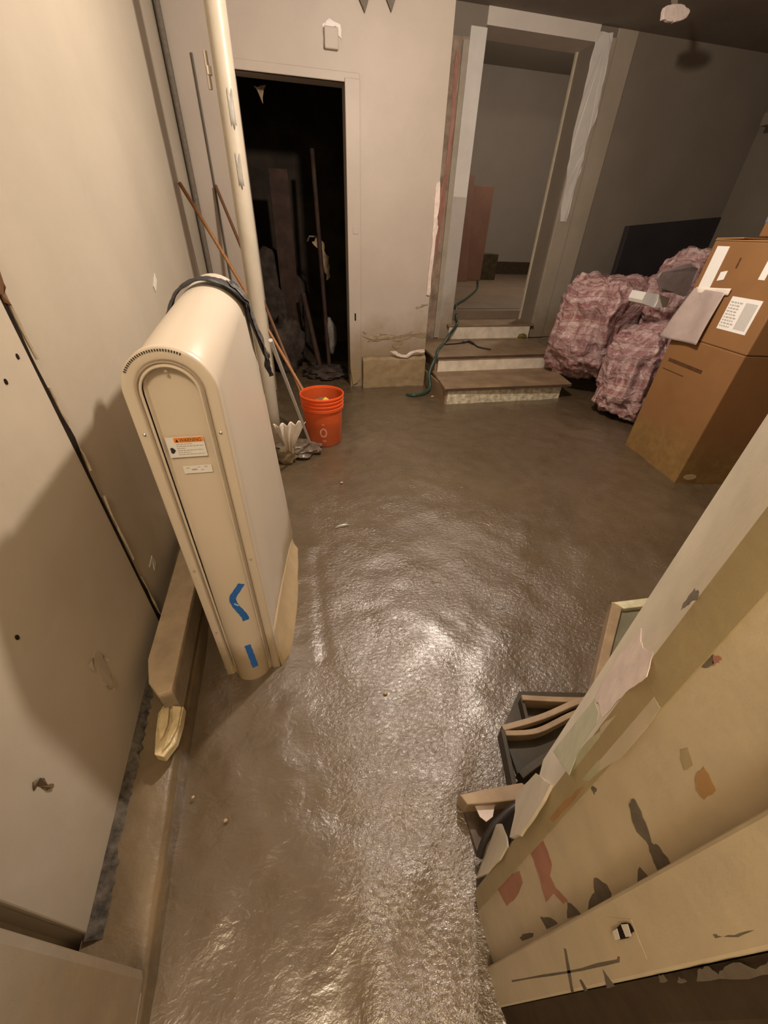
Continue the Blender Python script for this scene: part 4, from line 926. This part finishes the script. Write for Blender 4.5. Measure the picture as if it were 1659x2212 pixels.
# broken open crate
t = thing('broken_crate', 'broken dark crate with split tan slats sunk in the mud behind the doorpost', 'crate', (.75, .42, 0))
build('crate_floor', MB().prism([(.53, .30, -.01), (.55, .48, -.01), (.67, .585, -.01), (1.02, .50, -.01), (.95, .25, -.01)], [(.53, .30, .012), (.55, .48, .012), (.67, .585, .012), (1.02, .50, .012), (.95, .25, .012)]), M['crate'], t)
def slat(pts, wd, th, m='woodedge', name='slat'):
    mb = MB(); P_ = spline(pts, 6); k = len(P_)
    for i, p in enumerate(P_):
        t_ = (P_[min(i+1, k-1)]-P_[max(i-1, 0)]).normalized(); s = Vector((-t_.y, t_.x, 0))*wd*.5
        mb.v += [tuple(p-s), tuple(p+s), tuple(p+s-Vector((0, 0, th))), tuple(p-s-Vector((0, 0, th)))]
    for i in range(k-1):
        for j in range(4): mb.f.append((4*i+j, 4*i+(j+1) % 4, 4*i+4+(j+1) % 4, 4*i+4+j))
    mb.f += [(3, 2, 1, 0), (4*k-4, 4*k-3, 4*k-2, 4*k-1)]
    return build(name, mb, M[m], t, bevel=.002)
slat((0.6457,0.5435,0.06), .02, .05) if False else None
slat([ (0.6449,0.542,0.06), (0.7524,0.5123,0.06), (0.8896,0.4793,0.06) ], .018, .06)
slat([ (0.538,0.4693,0.05), (0.6767,0.472,0.055), (0.8031,0.4858,0.065), (0.9108,0.4888,0.07) ], .018, .03)
slat([ (0.5394,0.4533,0.05), (0.641,0.4382,0.05), (0.7689,0.4564,0.055), (0.8811,0.4683,0.06) ], .016, .04)
slat([ (0.65,0.5464,0.05), (0.6293,0.4743,0.05) ], .012, .05, 'crate')
slat([ (0.536,0.4655,0.05), (0.5144,0.3824,0.05), (0.4954,0.3139,0.05) ], .014, .05, 'crate')
slat([ (0.5269,0.3363,0.05), (0.5705,0.3492,0.055), (0.6607,0.3719,0.06) ], .02, .04, 'crate')
# torn carton scrap with white paper and black hose loop
t = thing('torn_carton', 'torn brown carton scrap with white paper in it at the foot of the doorpost', 'carton', (.42, .3, 0))
pa = [(0.33,0.3263,0.07),(0.4068,0.3224,0.07),(0.5136,0.3145,0.07),(0.5232,0.301,0.07),(0.4824,0.2791,0.07),(0.4046,0.289,0.07),(0.3419,0.2999,0.07)]
build('carton_rim', MB().prism([(x, y, .0) for x, y, z in pa], [(x, y, .07) for x, y, z in pa]), M['woodedge'], t, bevel=.003)
pa = [(0.3422,0.3158,0.01),(0.4242,0.303,0.01),(0.5176,0.2877,0.01),(0.48,0.2212,0.01),(0.405,0.2085,0.01),(0.3412,0.2134,0.01)]
build('carton_floor', MB().prism([(x, y, -.01) for x, y, z in pa], [(x, y, .012) for x, y, z in pa]), mat('wet_brown_card', (.10, .065, .04), .4, .3, 20), t)
pa = [(0.3648,0.3008,0.05),(0.3975,0.3,0.05),(0.4691,0.2971,0.05),(0.4614,0.2878,0.05),(0.4188,0.2865,0.05),(0.4021,0.2639,0.05),(0.3802,0.2575,0.05),(0.368,0.2716,0.05)]
build('white_paper', MB().plate(pa, (0, 0, 1), .004), M['pinkw'], t)
tag(build('black_tube', MB().tube(spline([ (0.338,0.2004,0.03), (0.3669,0.2283,0.06), (0.4176,0.252,0.08), (0.4734,0.2674,0.09), (0.5697,0.2872,0.08) ], 6), .009, 10), M['cord'], smooth=True), 'black bent tube curving past the torn carton behind the doorpost', 'tube')
# small debris in the mud
p = (0.1954,1.646,0.004)
tag(build('metal_splinter', MB().prism([(p[0]-.045, p[1]-.006, .0), (p[0]+.05, p[1]+.004, .0), (p[0]+.02, p[1]+.012, .0)], [(p[0]-.03, p[1]-.003, .012), (p[0]+.03, p[1]+.003, .010), (p[0]+.01, p[1]+.007, .012)]), M['alu'], bevel=.001), 'small shiny sliver lying on the mud in the middle of the floor', 'scrap')
lbls = ['pale crumb in the mud by the left kerb', 'second pale crumb in the mud below the first one by the kerb', 'pinkish pebble in the mud left of the lowest step', 'pale pebble in the mud right of the lift housing', 'pale flat chip in the shiny mud before the crate']
for i, (p, r) in enumerate([((-0.3935,0.5025,0.004), .005), ((-0.3003,0.4275,0.004), .006), ((1.358,3.523,0.006), .016), ((0.2533,2.088,0.006), .010), ((0.208,0.6823,0.004), .008)]):
    tag(lump('pebble', (p[0], p[1], .004), (r, r*.8, r*.6), M['stone'], 11+i, None, .3, 2), lbls[i], 'pebble')
